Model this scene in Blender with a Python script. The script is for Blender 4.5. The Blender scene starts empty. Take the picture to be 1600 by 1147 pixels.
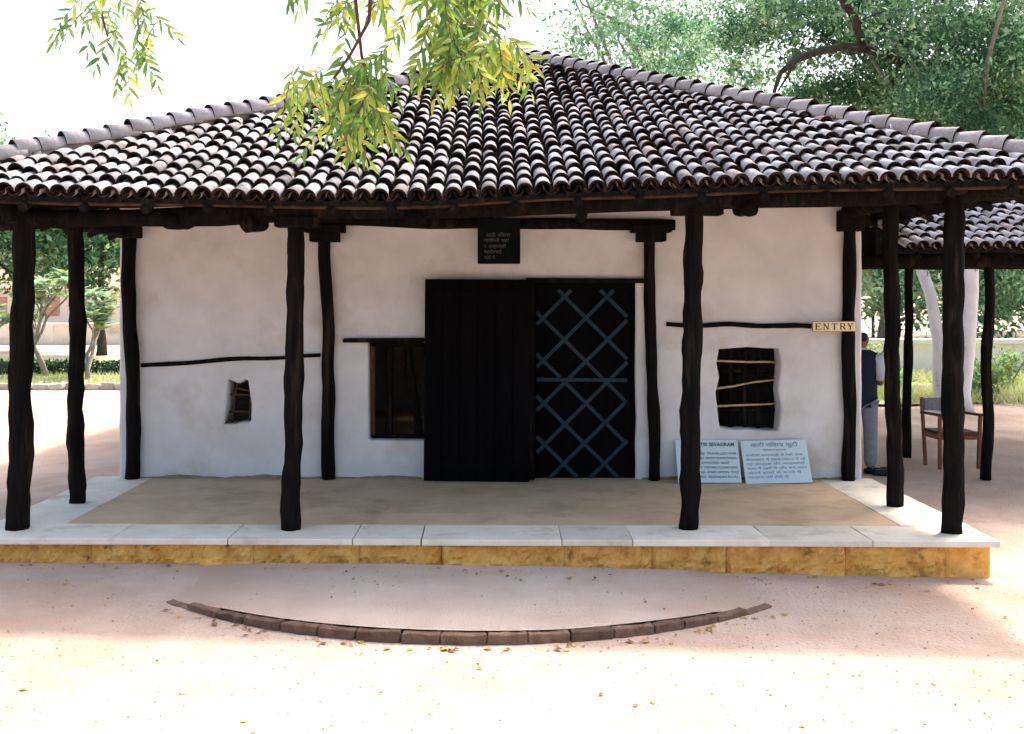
import bpy, bmesh, math, random
import numpy as np
from mathutils import Vector, Matrix, noise, Euler
R = math.radians
random.seed(7); rng = np.random.default_rng(7)
sc = bpy.context.scene
col = sc.collection

# ------------------------------------------------------------------ camera, sky, sun, exposure
cam = bpy.data.cameras.new('camera'); cam.lens = 36; cam.sensor_width = 36
cam.shift_y = -113.5/1600; cam.clip_start = 0.05; cam.clip_end = 3000
cam_ob = bpy.data.objects.new('camera', cam); col.objects.link(cam_ob)
cam_ob.location = (0, 0, 2.0); cam_ob.rotation_euler = (R(90), 0, R(-1.0))
sc.camera = cam_ob

SUN_DIR = Vector((.42, .47, 1.0)).normalized()          # towards the sun: behind the hut, a little to its right
elev = math.asin(SUN_DIR.z); azim = math.atan2(SUN_DIR.x, SUN_DIR.y)
world = bpy.data.worlds.new('World'); sc.world = world; world.use_nodes = True
wn = world.node_tree.nodes; wl = world.node_tree.links
sky = wn.new('ShaderNodeTexSky'); sky.sky_type = 'NISHITA'; sky.sun_disc = False
sky.sun_elevation = elev; sky.sun_rotation = azim; sky.dust_density = 6.0; sky.air_density = 1.0; sky.ozone_density = 0.8
wn['Background'].inputs[1].default_value = 0.15
wl.new(sky.outputs[0], wn['Background'].inputs[0])
sun = bpy.data.lights.new('sun', 'SUN'); sun.energy = 1.8; sun.angle = R(3.5); sun.color = (1, .965, .92)
sun_ob = bpy.data.objects.new('sun', sun); col.objects.link(sun_ob)
sun_ob.rotation_euler = (-SUN_DIR).to_track_quat('-Z', 'Y').to_euler(); sun_ob.location = (5, 8, 20)
vs = sc.view_settings; vs.view_transform = 'Standard'; vs.look = 'None'; vs.exposure = 1.84; vs.gamma = 1.0
sc.cycles.use_denoising = True; sc.cycles.max_bounces = 8; sc.cycles.sample_clamp_indirect = 6

# ------------------------------------------------------------------ materials
MATS = {}
def mat(name, c1, c2=None, scale=6.0, rough=.85, bump=0.0, bscale=30.0, detail=5.0, spec=.25, stretch=(1, 1, 1),
        rand=0.0, c3=None, s3=1.2, lo3=.5, hi3=.62, trans=0.0, lo=.35, hi=.65):
    m = bpy.data.materials.new(name); m.use_nodes = True; nt = m.node_tree; N = nt.nodes; L = nt.links
    b = N['Principled BSDF']; b.inputs['Roughness'].default_value = rough; b.inputs['Specular IOR Level'].default_value = spec
    geo = N.new('ShaderNodeNewGeometry'); mp = N.new('ShaderNodeMapping'); mp.inputs['Scale'].default_value = stretch
    L.new(geo.outputs['Position'], mp.inputs[0])
    def nz(s, d=detail):
        n = N.new('ShaderNodeTexNoise'); n.inputs['Scale'].default_value = s; n.inputs['Detail'].default_value = d
        n.inputs['Roughness'].default_value = .6
        L.new(mp.outputs[0], n.inputs['Vector']); return n.outputs['Fac']
    def ramp(f, lo, hi):
        r = N.new('ShaderNodeMapRange'); r.inputs[1].default_value = lo; r.inputs[2].default_value = hi; L.new(f, r.inputs[0]); return r.outputs[0]
    def mix(f, a, c):
        x = N.new('ShaderNodeMix'); x.data_type = 'RGBA'
        if isinstance(f, float): x.inputs[0].default_value = f
        else: L.new(f, x.inputs[0])
        for i, v in ((6, a), (7, c)):
            if isinstance(v, tuple): x.inputs[i].default_value = (*v, 1)
            else: L.new(v, x.inputs[i])
        return x.outputs[2]
    c = mix(ramp(nz(scale), lo, hi), c1, c2) if c2 else mix(0.0, c1, c1)
    if c3: c = mix(ramp(nz(s3), lo3, hi3), c, c3)
    if rand:
        oi = N.new('ShaderNodeObjectInfo'); r = N.new('ShaderNodeMapRange'); r.inputs[3].default_value = 1-rand; r.inputs[4].default_value = 1+rand
        L.new(oi.outputs['Random'], r.inputs[0]); h = N.new('ShaderNodeHueSaturation'); L.new(r.outputs[0], h.inputs['Value']); L.new(c, h.inputs['Color']); c = h.outputs[0]
    L.new(c, b.inputs['Base Color'])
    if bump:
        bp = N.new('ShaderNodeBump'); bp.inputs['Strength'].default_value = min(1, bump*1.0); bp.inputs['Distance'].default_value = .02
        L.new(nz(bscale, 6), bp.inputs['Height']); L.new(bp.outputs[0], b.inputs['Normal'])
    if trans:
        t = N.new('ShaderNodeBsdfTranslucent'); L.new(c, t.inputs[0]); ms = N.new('ShaderNodeMixShader'); ms.inputs[0].default_value = trans
        L.new(b.outputs[0], ms.inputs[1]); L.new(t.outputs[0], ms.inputs[2]); L.new(ms.outputs[0], N['Material Output'].inputs[0])
    MATS[name] = m; return m

mat('earth', (.45, .325, .245), (.54, .415, .335), 1.6, .95, 1.0, 38, 10, .1, c3=(.38, .25, .175), s3=.45, lo3=.5, hi3=.7)
mat('apron_earth', (.51, .395, .315), (.59, .475, .395), 2.0, .95, .9, 70, 8, .1)
mat('grit', (.30, .20, .15), (.50, .40, .33), 60, .95)
mat('far_earth', (.50, .34, .27), (.56, .42, .36), .3, .95)
mat('mud_floor', (.56, .395, .235), (.66, .485, .31), 3.0, .9, .35, 40, 7, .15, c3=(.43, .295, .175), s3=2.2, lo3=.5, hi3=.7)
mat('lime', (.57, .57, .57), (.66, .66, .66), 2.6, .92, .7, 6, 7, .12, c3=(.45, .40, .34), s3=1.6, lo3=.54, hi3=.8)
mat('mud_stain', (.20, .145, .09), (.30, .225, .14), 9, .95, .4, 30)
mat('wood', (.0035, .0035, .004), (.011, .009, .0075), 22, .85, 1.0, 55, 8, .05, (1, 1, .10), c3=(.050, .034, .024), s3=9, lo3=.56, hi3=.80)
mat('door_black', (.0018, .0018, .0024), (.0035, .0032, .004), 5, .85, .2, 40, 5, .04, (1, 1, .15))
mat('lattice', (.015, .033, .047), (.025, .045, .058), 12, .8, .2, 40, spec=.1)
mat('batten', (.012, .008, .006), (.07, .042, .026), 8, .9, .3, 40, 5, .05)
mat('rod', (.42, .27, .12), (.55, .38, .18), 25, .6, .2, 60)
mat('stick_brown', (.06, .03, .015), (.10, .05, .022), 25, .7, .2, 60)
mat('tile_mossy', (.18, .155, .14), (.36, .335, .32), 8, .95, .6, 60, 6, .1, rand=.3)
mat('tile_red', (.33, .24, .20), (.50, .43, .40), 8, .9, .6, 60, 6, .1, rand=.2)
mat('tile', (.33, .285, .26), (.56, .54, .53), 7, .9, .7, 60, 6, .15, rand=.28, c3=(.13, .10, .09), s3=5.0, lo3=.56, hi3=.76)
mat('tile_end_shaded', (.005, .004, .004), (.03, .015, .010), 9, .95, .4, 50, 5, .05)  # dark terracotta ends, with the shade of lips and hollows put into the colour
mat('hip_tile', (.30, .262, .25), (.41, .375, .36), 8, .9, .5, 50, 6, .15, rand=.15, c3=(.27, .215, .20), s3=4, lo3=.55, hi3=.75)
mat('mortar', (.16, .11, .09), (.26, .19, .16), 12, .95, .6, 40)
mat('coping', (.70, .61, .475), (.80, .72, .59), 4, .8, .35, 30, 7, .2, rand=.10, c3=(.50, .42, .31), s3=3.5, lo3=.54, hi3=.75)
mat('ochre_stone', (.62, .30, .065), (.80, .47, .14), 7, .95, 1.0, 26, 9, .05, rand=.08, c3=(.27, .115, .04), s3=10, lo3=.56, hi3=.72)
mat('brick', (.125, .072, .048), (.19, .12, .085), 14, .92, .8, 45, 6, .12, rand=.25, c3=(.30, .22, .18), s3=9, lo3=.6, hi3=.8)
mat('sign_cream', (.70, .58, .38), (.76, .66, .47), 20, .7)
mat('sign_edge', (.25, .12, .05), (.33, .17, .08), 20, .7)
mat('letter_brown', (.13, .055, .015))
mat('board_blue', (.56, .69, .71), (.62, .73, .745), 6, .7)
mat('letter_dark', (.07, .085, .09)); mat('letter_blue', (.22, .31, .40)); mat('letter_grey', (.09, .09, .10))
mat('sign_black', (.003, .0035, .005), (.006, .0065, .008), 8, .8, spec=.04)
mat('skin', (.20, .10, .06), rough=.6); mat('hair', (.008, .007, .007), rough=.6)
mat('navy', (.008, .011, .022), (.012, .016, .032), 30, .9); mat('shirt', (.42, .46, .50), (.50, .54, .57), 20, .9)
mat('trouser', (.15, .165, .195), (.20, .215, .245), 25, .9, .2, 20); mat('shoe', (.010, .010, .011), rough=.5)
mat('chair_wood', (.14, .048, .025), (.21, .08, .04), 20, .5, .1, 40); mat('chair_back', (.16, .17, .19), (.22, .23, .25), 30, .8)
mat('bark_white', (.50, .49, .47), (.64, .63, .61), 5, .9, .5, 18, 6, .1, (1, 1, .5), c3=(.14, .12, .11), s3=4.5, lo3=.6, hi3=.68)
mat('bark', (.035, .028, .022), (.075, .058, .045), 9, .95, .7, 25, 6, .1, (1, 1, .3)); mat('bark_grey', (.17, .15, .13), (.26, .235, .20), 9, .95, .5, 25)
mat('twig', (.075, .03, .018), (.12, .055, .03), 20, .8)
mat('compound', (.76, .72, .62), (.82, .79, .70), 1.5, .9, .2, 20, c3=(.52, .47, .36), s3=.8, lo3=.55, hi3=.75)
mat('kerb_stone', (.30, .27, .24), (.42, .38, .34), 8, .9, .5, 30, rand=.2); mat('pole', (.06, .055, .06))
mat('house_wall', (.66, .60, .50), (.70, .65, .56), 1.0, .9); mat('house_roof', (.40, .22, .15), (.48, .30, .22), 3, .9)
def leafmat(name, a, b_, s, tr=.45): mat(name, a, b_, s, .55, spec=.3, trans=tr, lo=.42, hi=.58)
leafmat('leaf_teal', (.055, .16, .075), (.22, .40, .18), 1.0); leafmat('leaf_dark', (.025, .09, .05), (.05, .14, .07), .8)
leafmat('leaf_pale', (.18, .33, .20), (.38, .51, .30), 1.0); leafmat('leaf_hedge', (.012, .03, .016), (.03, .055, .022), 2)
leafmat('leaf_plum', (.20, .33, .20), (.34, .44, .28), 3, .4); leafmat('leaf_weed', (.16, .25, .06), (.30, .36, .11), 2)
leafmat('neem_green', (.09, .19, .04), (.17, .29, .06), 25, .5); leafmat('neem_lime', (.24, .34, .06), (.36, .43, .09), 25, .5)
leafmat('neem_yellow', (.42, .42, .07), (.52, .50, .10), 25, .5); leafmat('neem_orange', (.52, .27, .05), (.58, .38, .07), 25, .5)
leafmat('grass', (.30, .36, .12), (.48, .48, .25), .7, .4)
mat('lawn', (.36, .38, .18), (.50, .46, .30), .8, .95); mat('litter', (.45, .30, .06), (.36, .20, .07), 3, .8); mat('litter_brown', (.16, .08, .04), (.26, .14, .06), 3, .8)

# ------------------------------------------------------------------ helpers
def tag(o, label=None, cat=None, group=None, kind=None):
    if label: o['label'] = label
    if cat: o['category'] = cat
    if group: o['group'] = group
    if kind: o['kind'] = kind
    return o
def empty(name, loc=(0, 0, 0), label=None, cat=None, group=None):
    o = bpy.data.objects.new(name, None); o.empty_display_size = .2; o.location = loc; col.objects.link(o)
    return tag(o, label, cat, group)
def link(name, me, parent=None, loc=None, rot=None):
    o = bpy.data.objects.new(name, me); col.objects.link(o)
    if parent: o.parent = parent
    if loc is not None: o.location = loc
    if rot is not None: o.rotation_euler = rot
    return o
class MB:
    """collects faces of one mesh"""
    def __init__(s): s.v = []; s.f = []; s.m = []
    def add(s, v, f, m=0):
        k = len(s.v); s.v += [tuple(p) for p in v]; s.f += [tuple(i+k for i in q) for q in f]; s.m += [m]*len(f) if isinstance(m, int) else m
    def box(s, c, d, rot=None, m=0):
        x, y, z = d[0]/2, d[1]/2, d[2]/2
        v = [Vector((a, b, e)) for a in (-x, x) for b in (-y, y) for e in (-z, z)]
        if rot: 
            q = Euler(rot); v = [q.to_matrix() @ p for p in v]
        s.add([p + Vector(c) for p in v], [(0, 1, 3, 2), (4, 6, 7, 5), (0, 4, 5, 1), (2, 3, 7, 6), (0, 2, 6, 4), (1, 5, 7, 3)], m)
    def tube(s, pts, rad, n=8, m=0, rough=0.0, seed=0, cap=True):
        pts = [Vector(p) for p in pts]; k = len(pts); rings = []
        if not hasattr(rad, '__len__'): rad = [rad]*k
        t0 = (pts[1]-pts[0]).normalized(); u = t0.orthogonal().normalized()
        for i in range(k):
            t = (pts[min(i+1, k-1)] - pts[max(i-1, 0)]).normalized()
            u = (u - t*u.dot(t)).normalized(); w = t.cross(u); ring = []
            for j in range(n):
                a = 2*math.pi*j/n; r = rad[i]
                if rough: r *= 1 + rough*noise.noise(Vector((math.cos(a)*1.3+seed*7.1, math.sin(a)*1.3, i*.45+seed)))
                ring.append(pts[i] + (u*math.cos(a) + w*math.sin(a))*r)
            rings.append(ring)
        v = [p for r in rings for p in r]; f = []
        for i in range(k-1):
            for j in range(n): f.append((i*n+j, i*n+(j+1) % n, (i+1)*n+(j+1) % n, (i+1)*n+j))
        if cap: f += [tuple(range(n-1, -1, -1)), tuple(range((k-1)*n, k*n))]
        s.add(v, f, m)
    def mesh(s, name, mats, smooth=False):
        me = bpy.data.meshes.new(name); me.from_pydata(s.v, [], s.f)
        for x in (mats if isinstance(mats, (list, tuple)) else [mats]): me.materials.append(MATS[x])
        me.polygons.foreach_set('material_index', s.m)
        if smooth: me.polygons.foreach_set('use_smooth', [True]*len(s.f))
        me.update(); return me
    def build(s, name, mats, parent=None, smooth=False, loc=None, rot=None):
        return link(name, s.mesh(name, mats, smooth), parent, loc, rot)
def bevel(o, w=.006, seg=2):
    m = o.modifiers.new('bevel', 'BEVEL'); m.width = w; m.segments = seg; m.limit_method = 'ANGLE'; return o
def boxpart(name, c, d, mt, parent, rot=None, bv=.004):
    mb = MB(); mb.box((0, 0, 0), d); o = mb.build(name, mt, parent, loc=c, rot=rot)
    return bevel(o, bv) if bv else o
def logpts(a, b, n, wob, seed):
    a, b = Vector(a), Vector(b); out = []
    t = (b-a).normalized(); u = t.orthogonal().normalized(); w = t.cross(u)
    for i in range(n):
        s = i/(n-1); k = seed*13.7
        out.append(a.lerp(b, s) + u*wob*noise.noise(Vector((s*3.2+k, 1.3, k))) + w*wob*noise.noise(Vector((s*3.2+k, 7.9, k))))
    return out
def logpart(name, a, b, r0, r1, parent, seed, wob=.03, n=22, mt='wood', sides=12, rough=.22):
    mb = MB(); pts = logpts(a, b, n, wob, seed)
    rad = [r0+(r1-r0)*i/(n-1) for i in range(n)]
    rad = [r*(1+.14*noise.noise(Vector((i*.33, seed*3.3, 2.0)))) for i, r in enumerate(rad)]
    mb.tube(pts, rad, sides, 0, rough, seed); return mb.build(name, mt, parent, True)
def pydata(name, v, f, mats, parent=None, mi=None, smooth=False):
    me = bpy.data.meshes.new(name); me.from_pydata(v, [], f)
    for x in mats: me.materials.append(MATS[x])
    if mi is not None: me.polygons.foreach_set('material_index', mi)
    if smooth: me.polygons.foreach_set('use_smooth', [True]*len(f))
    me.update(); return link(name, me, parent)
def interp(x, xs, ys): return float(np.interp(x, xs, ys))
def ghz(x, y): return gz(x, y) + .012*noise.noise(Vector((x*.5, y*.5, 0)))
def gz(x, y=0):                     # the yard drops a little from left to right in front of the hut
    return -.013*max(-5, min(5, x)) * max(0, 1-max(0, y-9)/6)
SK = .03                            # the hut stands slightly skewed in plan
def S(x, y, z): return (x, y - SK*x, z)

# ------------------------------------------------------------------ ground
xs = sorted(set([-600, -300, -150, -80, -50, -35] + [round(-26+.5*i, 2) for i in range(105)] + [35, 50, 80, 150, 300, 600]))
ys = sorted(set([-60, -30, -15, -8] + [round(-4+.4*i, 2) for i in range(76)] + [30, 35, 42, 50, 65, 90, 150, 300, 600, 1200]))
v = [(x, y, gz(x, y) + .012*noise.noise(Vector((x*.5, y*.5, 0)))) for y in ys for x in xs]
n = len(xs); f = [(j*n+i, j*n+i+1, (j+1)*n+i+1, (j+1)*n+i) for j in range(len(ys)-1) for i in range(n-1)]
tag(pydata('ground', v, f, ['earth'], smooth=True), kind='structure')

# low apron of raked earth held by the brick arc
ARC_C = (-.15, 8.72); ARC_R = 2.86
def arc(a, r=ARC_R): return (ARC_C[0]+r*math.sin(a), ARC_C[1]-r*math.cos(a))
A0, A1 = R(-42.5), R(42.0)
def arcz(a): return .062 - .035*min(1, (abs(a)/R(42))**3)
v = []; f = []; NA, NR = 60, 14
for i in range(NA+1):
    a = A0+(A1-A0)*i/NA; x0, y0 = arc(a, ARC_R-.024); z0 = arcz(a)
    for j in range(NR+1):
        t = j/NR; y = y0+(7.42-SK*x0-y0)*t
        edge = min(1, (min(i, NA-i)/7))
        z = gz(x0) + (z0*(1-.5*t))*(edge if j else edge) + .008*noise.noise(Vector((x0*1.5, y*1.5, 3))) + .004
        v.append((x0, y, z))
for i in range(NA):
    for j in range(NR): f.append((i*(NR+1)+j, (i+1)*(NR+1)+j, (i+1)*(NR+1)+j+1, i*(NR+1)+j+1))
tag(pydata('path_apron', v, f, ['apron_earth'], smooth=True), kind='structure')
m = MATS['apron_earth']; N = m.node_tree.nodes; L = m.node_tree.links; bs_ = N['Principled BSDF']; old = bs_.inputs['Base Color'].links[0].from_socket
e = MATS['earth'].node_tree.nodes                          # trodden lighter in the middle, plain yard earth towards both ends of the arc
geo = N.new('ShaderNodeNewGeometry'); sx_ = N.new('ShaderNodeSeparateXYZ'); L.new(geo.outputs['Position'], sx_.inputs[0])
ad = N.new('ShaderNodeMath'); ad.operation = 'ADD'; ad.inputs[1].default_value = .15; L.new(sx_.outputs[0], ad.inputs[0]); ab = N.new('ShaderNodeMath'); ab.operation = 'ABSOLUTE'; L.new(ad.outputs[0], ab.inputs[0])
nzz_ = N.new('ShaderNodeTexNoise'); nzz_.inputs['Scale'].default_value = 3.0; L.new(geo.outputs['Position'], nzz_.inputs['Vector']); a2 = N.new('ShaderNodeMath'); a2.operation = 'MULTIPLY_ADD'; a2.inputs[1].default_value = .8; L.new(nzz_.outputs['Fac'], a2.inputs[0]); L.new(ab.outputs[0], a2.inputs[2])
mr = N.new('ShaderNodeMapRange'); mr.inputs[1].default_value = 1.35; mr.inputs[2].default_value = 2.05; L.new(a2.outputs[0], mr.inputs[0])
mx_ = N.new('ShaderNodeMix'); mx_.data_type = 'RGBA'; L.new(mr.outputs[0], mx_.inputs[0]); L.new(old, mx_.inputs[6]); mx_.inputs[7].default_value = (.475, .35, .268, 1); L.new(mx_.outputs[2], bs_.inputs['Base Color'])
edging = empty('brick_edging', (*arc(0), 0), 'curved row of weathered red bricks set in the earth before the verandah', 'edging')
NB = 17; cuts = [A0+(A1-A0)*i/NB + random.uniform(-.008, .008) for i in range(NB+1)]
for i in range(NB):
    a, b = cuts[i]+.0012, cuts[i+1]-.0012; am = (a+b)/2; mb = MB(); vv = []
    L = ARC_R*(b-a); nx, ny, nzz = 7, 3, 3
    x, y = arc(am); h = .10; d = .06
    bm = bmesh.new(); bmesh.ops.create_cube(bm, size=1); bmesh.ops.scale(bm, vec=(L, d, h), verts=bm.verts)
    bmesh.ops.subdivide_edges(bm, edges=[e for e in bm.edges if abs((e.verts[0].co-e.verts[1].co).x) > L*.5], cuts=3)
    for q in bm.verts: q.co += Vector([random.gauss(0, .0035) for _ in range(3)])
    me = bpy.data.meshes.new('brick'); bm.to_mesh(me); bm.free(); me.materials.append(MATS['brick'])
    o = link('brick', me, edging, Vector((x, y, gz(x)+arcz(am)*min(1, (min(i, NB-1-i)+.5)/2+.3)-.003-h/2+random.uniform(-.004, .004)))-edging.location, (random.gauss(0, .03), random.gauss(0, .012), am+random.gauss(0, .012)))
    bevel(o, .008, 2)

# ------------------------------------------------------------------ the hut
hut = empty('tiled_hut', (0, 8.6, 0), 'whitewashed mud hut with weathered tile hip roof on black log verandah posts', 'hut')
hut_inv = Vector((0, 8.6, 0))
def H(o):                            # geometry is given in world coordinates: undo the parent offset
    o.location = Vector(o.location) - hut_inv; return o

# plinth, coping, verandah floor
mb = MB()
P0 = [(-3.82, 7.50), (3.58, 7.50), (3.58, 9.95), (-3.82, 9.95)]
mb.add([S(x, y, z) for z in (-.3, .175) for x, y in P0], [(0, 1, 5, 4), (1, 2, 6, 5), (2, 3, 7, 6), (3, 0, 4, 7), (4, 5, 6, 7)])
plinth = H(mb.build('plinth', 'ochre_stone', hut))
js = [-3.83, -2.95, -1.76, -.98, -.385, .51, 1.15, 1.69, 2.55, 3.27, 3.595]
for i in range(len(js)-1):
    a, b = js[i]+.0012, js[i+1]-.0012; nx = max(4, int((b-a)/.022)); nz_ = 12; v = []; f = []
    rough = .008 if i == len(js)-2 else .042
    for k in range(nx+1):
        for j in range(nz_+1):
            x = a+(b-a)*k/nx; z = -.14+.318*j/nz_; e = 1 if 0 < k < nx else 0
            d = rough*(noise.noise(Vector((x*6, z*10, i*3.1))) + .7*abs(noise.noise(Vector((x*15, z*22, i)))) - .5*abs(noise.noise(Vector((x*27, z*40, i)))))*e + (.010 if e else 0)*random.random()*(rough > .01)
            v.append(S(x, 7.468-d-(.012 if e else 0), z))
    for k in range(nx):
        for j in range(nz_): f.append((k*(nz_+1)+j, (k+1)*(nz_+1)+j, (k+1)*(nz_+1)+j+1, k*(nz_+1)+j+1))
    q = len(v); ring = [k*(nz_+1) for k in range(nx+1)]
    v += [S(a, 7.51, -.14), S(b, 7.51, -.14), S(b, 7.51, .178), S(a, 7.51, .178)]
    f += [tuple(range(nz_, -1, -1)) + (q, q+3)] + [tuple(nx*(nz_+1)+j for j in range(nz_+1)) + (q+2, q+1)] + [tuple(k*(nz_+1)+nz_ for k in range(nx+1)) + (q+2, q+3)]
    pydata('plinth_stone', v, f, ['ochre_stone'], plinth)
def slab(x0, x1, y0, y1, z0=.183, z1=.23):
    g = .003; dz = random.uniform(-.0025, .0025); mb = MB()
    xs_ = np.linspace(x0+g, x1-g, 5); v = []
    cs = [(x0+g, y0+g), (x1-g, y0+g), (x1-g, y1-g), (x0+g, y1-g)]
    cs = [(x+random.gauss(0, .003), y+random.gauss(0, .004)) for x, y in cs]
    mb.add([S(x, y, z0) for x, y in cs]+[S(x, y, z1+dz) for x, y in cs], [(3, 2, 1, 0), (0, 1, 5, 4), (1, 2, 6, 5), (2, 3, 7, 6), (3, 0, 4, 7), (4, 5, 6, 7)])
    bevel(mb.build('coping_slab', 'coping', plinth), .006, 2)
fx = [-3.87, -2.78, -1.93, -1.02, -.53, .49, 1.0, 1.98, 2.72, 3.635]
for a, b in zip(fx, fx[1:]): slab(a, b, 7.39, 7.872)
for a, b in ((7.872, 8.62), (8.62, 9.30), (9.30, 9.93)): slab(-3.87, -3.30, a, b); slab(3.11, 3.635, a-.02 if a > 7.9 else a, b-.02)
nx, ny = 40, 16; v = []; f = []
for i in range(nx+1):
    for j in range(ny+1):
        x = -3.305+6.42*i/nx; y = 7.868+2.5*j/ny
        v.append(S(x, y, .222+.006*noise.noise(Vector((x*1.2, y*1.2, 5))) + (.004 if 0 < j else 0)))
for i in range(nx):
    for j in range(ny): f.append((i*(ny+1)+j, (i+1)*(ny+1)+j, (i+1)*(ny+1)+j+1, i*(ny+1)+j+1))
H(pydata('verandah_floor', v, f, ['mud_floor'], hut, smooth=True))
mb = MB(); mb.box((0, 13.2, .17), (7.0, 6.2, .1)); H(mb.build('room_floor', 'mud_floor', hut))

# front wall: mud plaster with openings, soft edges
def closed(cu, pts, smooth=True, jit=0):
    sp = cu.splines.new('POLY'); sp.points.add(len(pts)-1); sp.use_cyclic_u = True
    for p, (x, z) in zip(sp.points, pts): p.co = (x+random.gauss(0, jit), z+random.gauss(0, jit), 0, 1)
def wavy(pts, step, amp, seed):
    out = []
    for (x0, z0), (x1, z1) in zip(pts, pts[1:]+pts[:1]):
        k = max(1, int(math.hypot(x1-x0, z1-z0)/step))
        for i in range(k):
            t = i/k; x = x0+(x1-x0)*t; z = z0+(z1-z0)*t
            out.append((x+amp*noise.noise(Vector((x*6, z*6, seed))), z+amp*noise.noise(Vector((x*6, z*6, seed+9)))))
    return out
LW = [(-2.585, 1.185), (-2.545, 1.198), (-2.48, 1.165), (-2.455, 1.163), (-2.42, 1.195), (-2.385, 1.198), (-2.355, 1.185), (-2.338, 1.06), (-2.322, .95), (-2.325, .78), (-2.352, .745), (-2.45, .742), (-2.50, .725), (-2.615, .728), (-2.625, .74), (-2.602, .95)]
RW = [(2.14, 1.495), (2.44, 1.515), (2.745, 1.50)] + [(2.755+.014*math.sin(i*1.7), 1.44-.12*i) for i in range(6)] + [(2.74, .69), (2.72, .672), (2.55, .675), (2.42, .682), (2.30, .68), (2.15, .70)] + [(2.12+.02*math.sin(i*2.2+1), .78+.14*i) for i in range(5)]
MW = [(-1.235, 1.56), (-.45, 1.56), (-.45, .565), (-1.20, .575), (-1.228, .605)]
DO = [(.335, 2.14), (1.385, 2.135), (1.375, 1.4), (1.388, .8), (1.378, .12), (.335, .12)]
cu = bpy.data.curves.new('front_wall', 'CURVE'); cu.dimensions = '2D'; cu.fill_mode = 'BOTH'
cu.extrude = .11; cu.bevel_depth = .022; cu.bevel_resolution = 2
closed(cu, wavy([(-3.60, .02), (3.50, .02), (3.50, 2.98), (2.75, 3.38), (-2.0, 3.38), (-3.60, 2.82)], .12, .010, 1))
for k, w in enumerate((LW, wavy(RW, .05, .006, 4), MW, wavy(DO, .2, .008, 6))): closed(cu, w)
tmp = bpy.data.objects.new('tmp', cu); col.objects.link(tmp); dg = bpy.context.evaluated_depsgraph_get()
me = bpy.data.meshes.new_from_object(tmp.evaluated_get(dg)); bpy.data.objects.remove(tmp)
me.name = 'wall'; me.materials.clear(); me.materials.append(MATS['lime'])
YW = 9.85
for q in me.vertices: x, z, t = q.co; q.co = S(x, YW + .132 - t, z)
wall = H(link('wall', me, hut))
# earth skirting where the plaster meets the floor
mb = MB()
for a, b in ((-3.5, -.70), (1.42, 3.46)):
    k = int((b-a)/.05)
    pr = [(a+(b-a)*i/k) for i in range(k+1)]; hh = [.248+.028*max(-.4, noise.noise(Vector((x*2.5, 0, 4))))+.012*noise.noise(Vector((x*11, 0, 1))) for x in pr]
    v = [S(x, YW-.024-.012*random.random(), .21) for x in pr]+[S(x, YW-.004, h) for x, h in zip(pr, hh)]
    mb.add(v, [(i, i+1, k+2+i, k+1+i) for i in range(k)])
H(mb.build('earth_skirting', 'mud_stain', hut, True))
def sidewall(x0, x1, y0, y1, z1, holes=None):
    mb = MB(); mb.add([S(x, y, z) for z in (.1, z1) for x, y in ((x0, y0), (x1, y0), (x1, y1), (x0, y1))], [(0, 1, 5, 4), (1, 2, 6, 5), (2, 3, 7, 6), (3, 0, 4, 7), (4, 5, 6, 7)])
    return H(mb.build('wall', 'lime', hut))
sidewall(-3.59, -3.36, 10.1, 16.0, 2.78); sidewall(3.27, 3.49, 10.1, 16.0, 2.86)
sidewall(-3.36, -1.00, 15.7, 15.95, 2.9); sidewall(-.45, 3.27, 15.7, 15.95, 2.9)     # back wall with a rear window
for z, h in ((.55, .9), (2.15, 1.5)): mb = MB(); mb.box(S(-.725, 15.82, z), (.56, .22, h)); H(mb.build('wall', 'lime', hut))

mb = MB(); mb.box(S(-.05, 12.95, 2.74), (6.66, 5.5, .05)); H(mb.build('ceiling_light_block', 'wood', hut))  # unseen ceiling added to keep daylight out of the room

# posts along the verandah edge, each with its bracket
VP = [(-3.60, 7.70, .082, 2.62), (-3.54, 8.65, .068, 2.66), (-1.523, 7.72, .071, 2.60), (1.47, 7.755, .074, 2.69), (3.396, 7.66, .074, 2.76), (3.351, 8.62, .064, 2.78)]
for i, (x, y, r, zt) in enumerate(VP):
    lean = (.05, -.01, .02, .04, .04, -.03)[i]
    p = H(logpart('verandah_post', S(x, y, .222), S(x+lean, y, zt), r*1.02, r*.95, hut, i+1, .02, n=34, rough=.3))
    if i in (2, 3):
        mbx = MB(); w = (.33, .38)[i-2]
        mbx.box(S(x+lean+.02, y, zt-.052), (w, .16, .085)); bevel(mbx.build('bracket', 'wood', p), .01)
WPS = [(-3.475, .068, -.03, 2.74), (-1.585, .062, -.03, 2.58), (1.525, .057, -.035, 2.60), (3.375, .062, .01, 2.80)]
for i, (x, r, lean, zt) in enumerate(WPS):
    p = H(logpart('wall_post', S(x, YW-.045, .215), S(x+lean, YW-.04, zt), r, r*.93, hut, 20+i, .035))
    if i in (1, 2):
        for w, z, h in ((.27, 2.545, .09), (.38, 2.625, .075)):
            mbx = MB(); mbx.box(S(x+lean, YW-.09, z), (w, .2, h)); bevel(mbx.build('bracket', 'wood', p), .01)
    else:
        mbx = MB(); mbx.box(S(x+lean, YW-.08, zt-.10), (.22, .18, .2)); bevel(mbx.build('bracket', 'wood', p), .01)
H(logpart('wall_beam', S(-1.78, YW-.09, 2.705), S(1.72, YW-.09, 2.66), .056, .052, hut, 31, .02))
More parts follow.
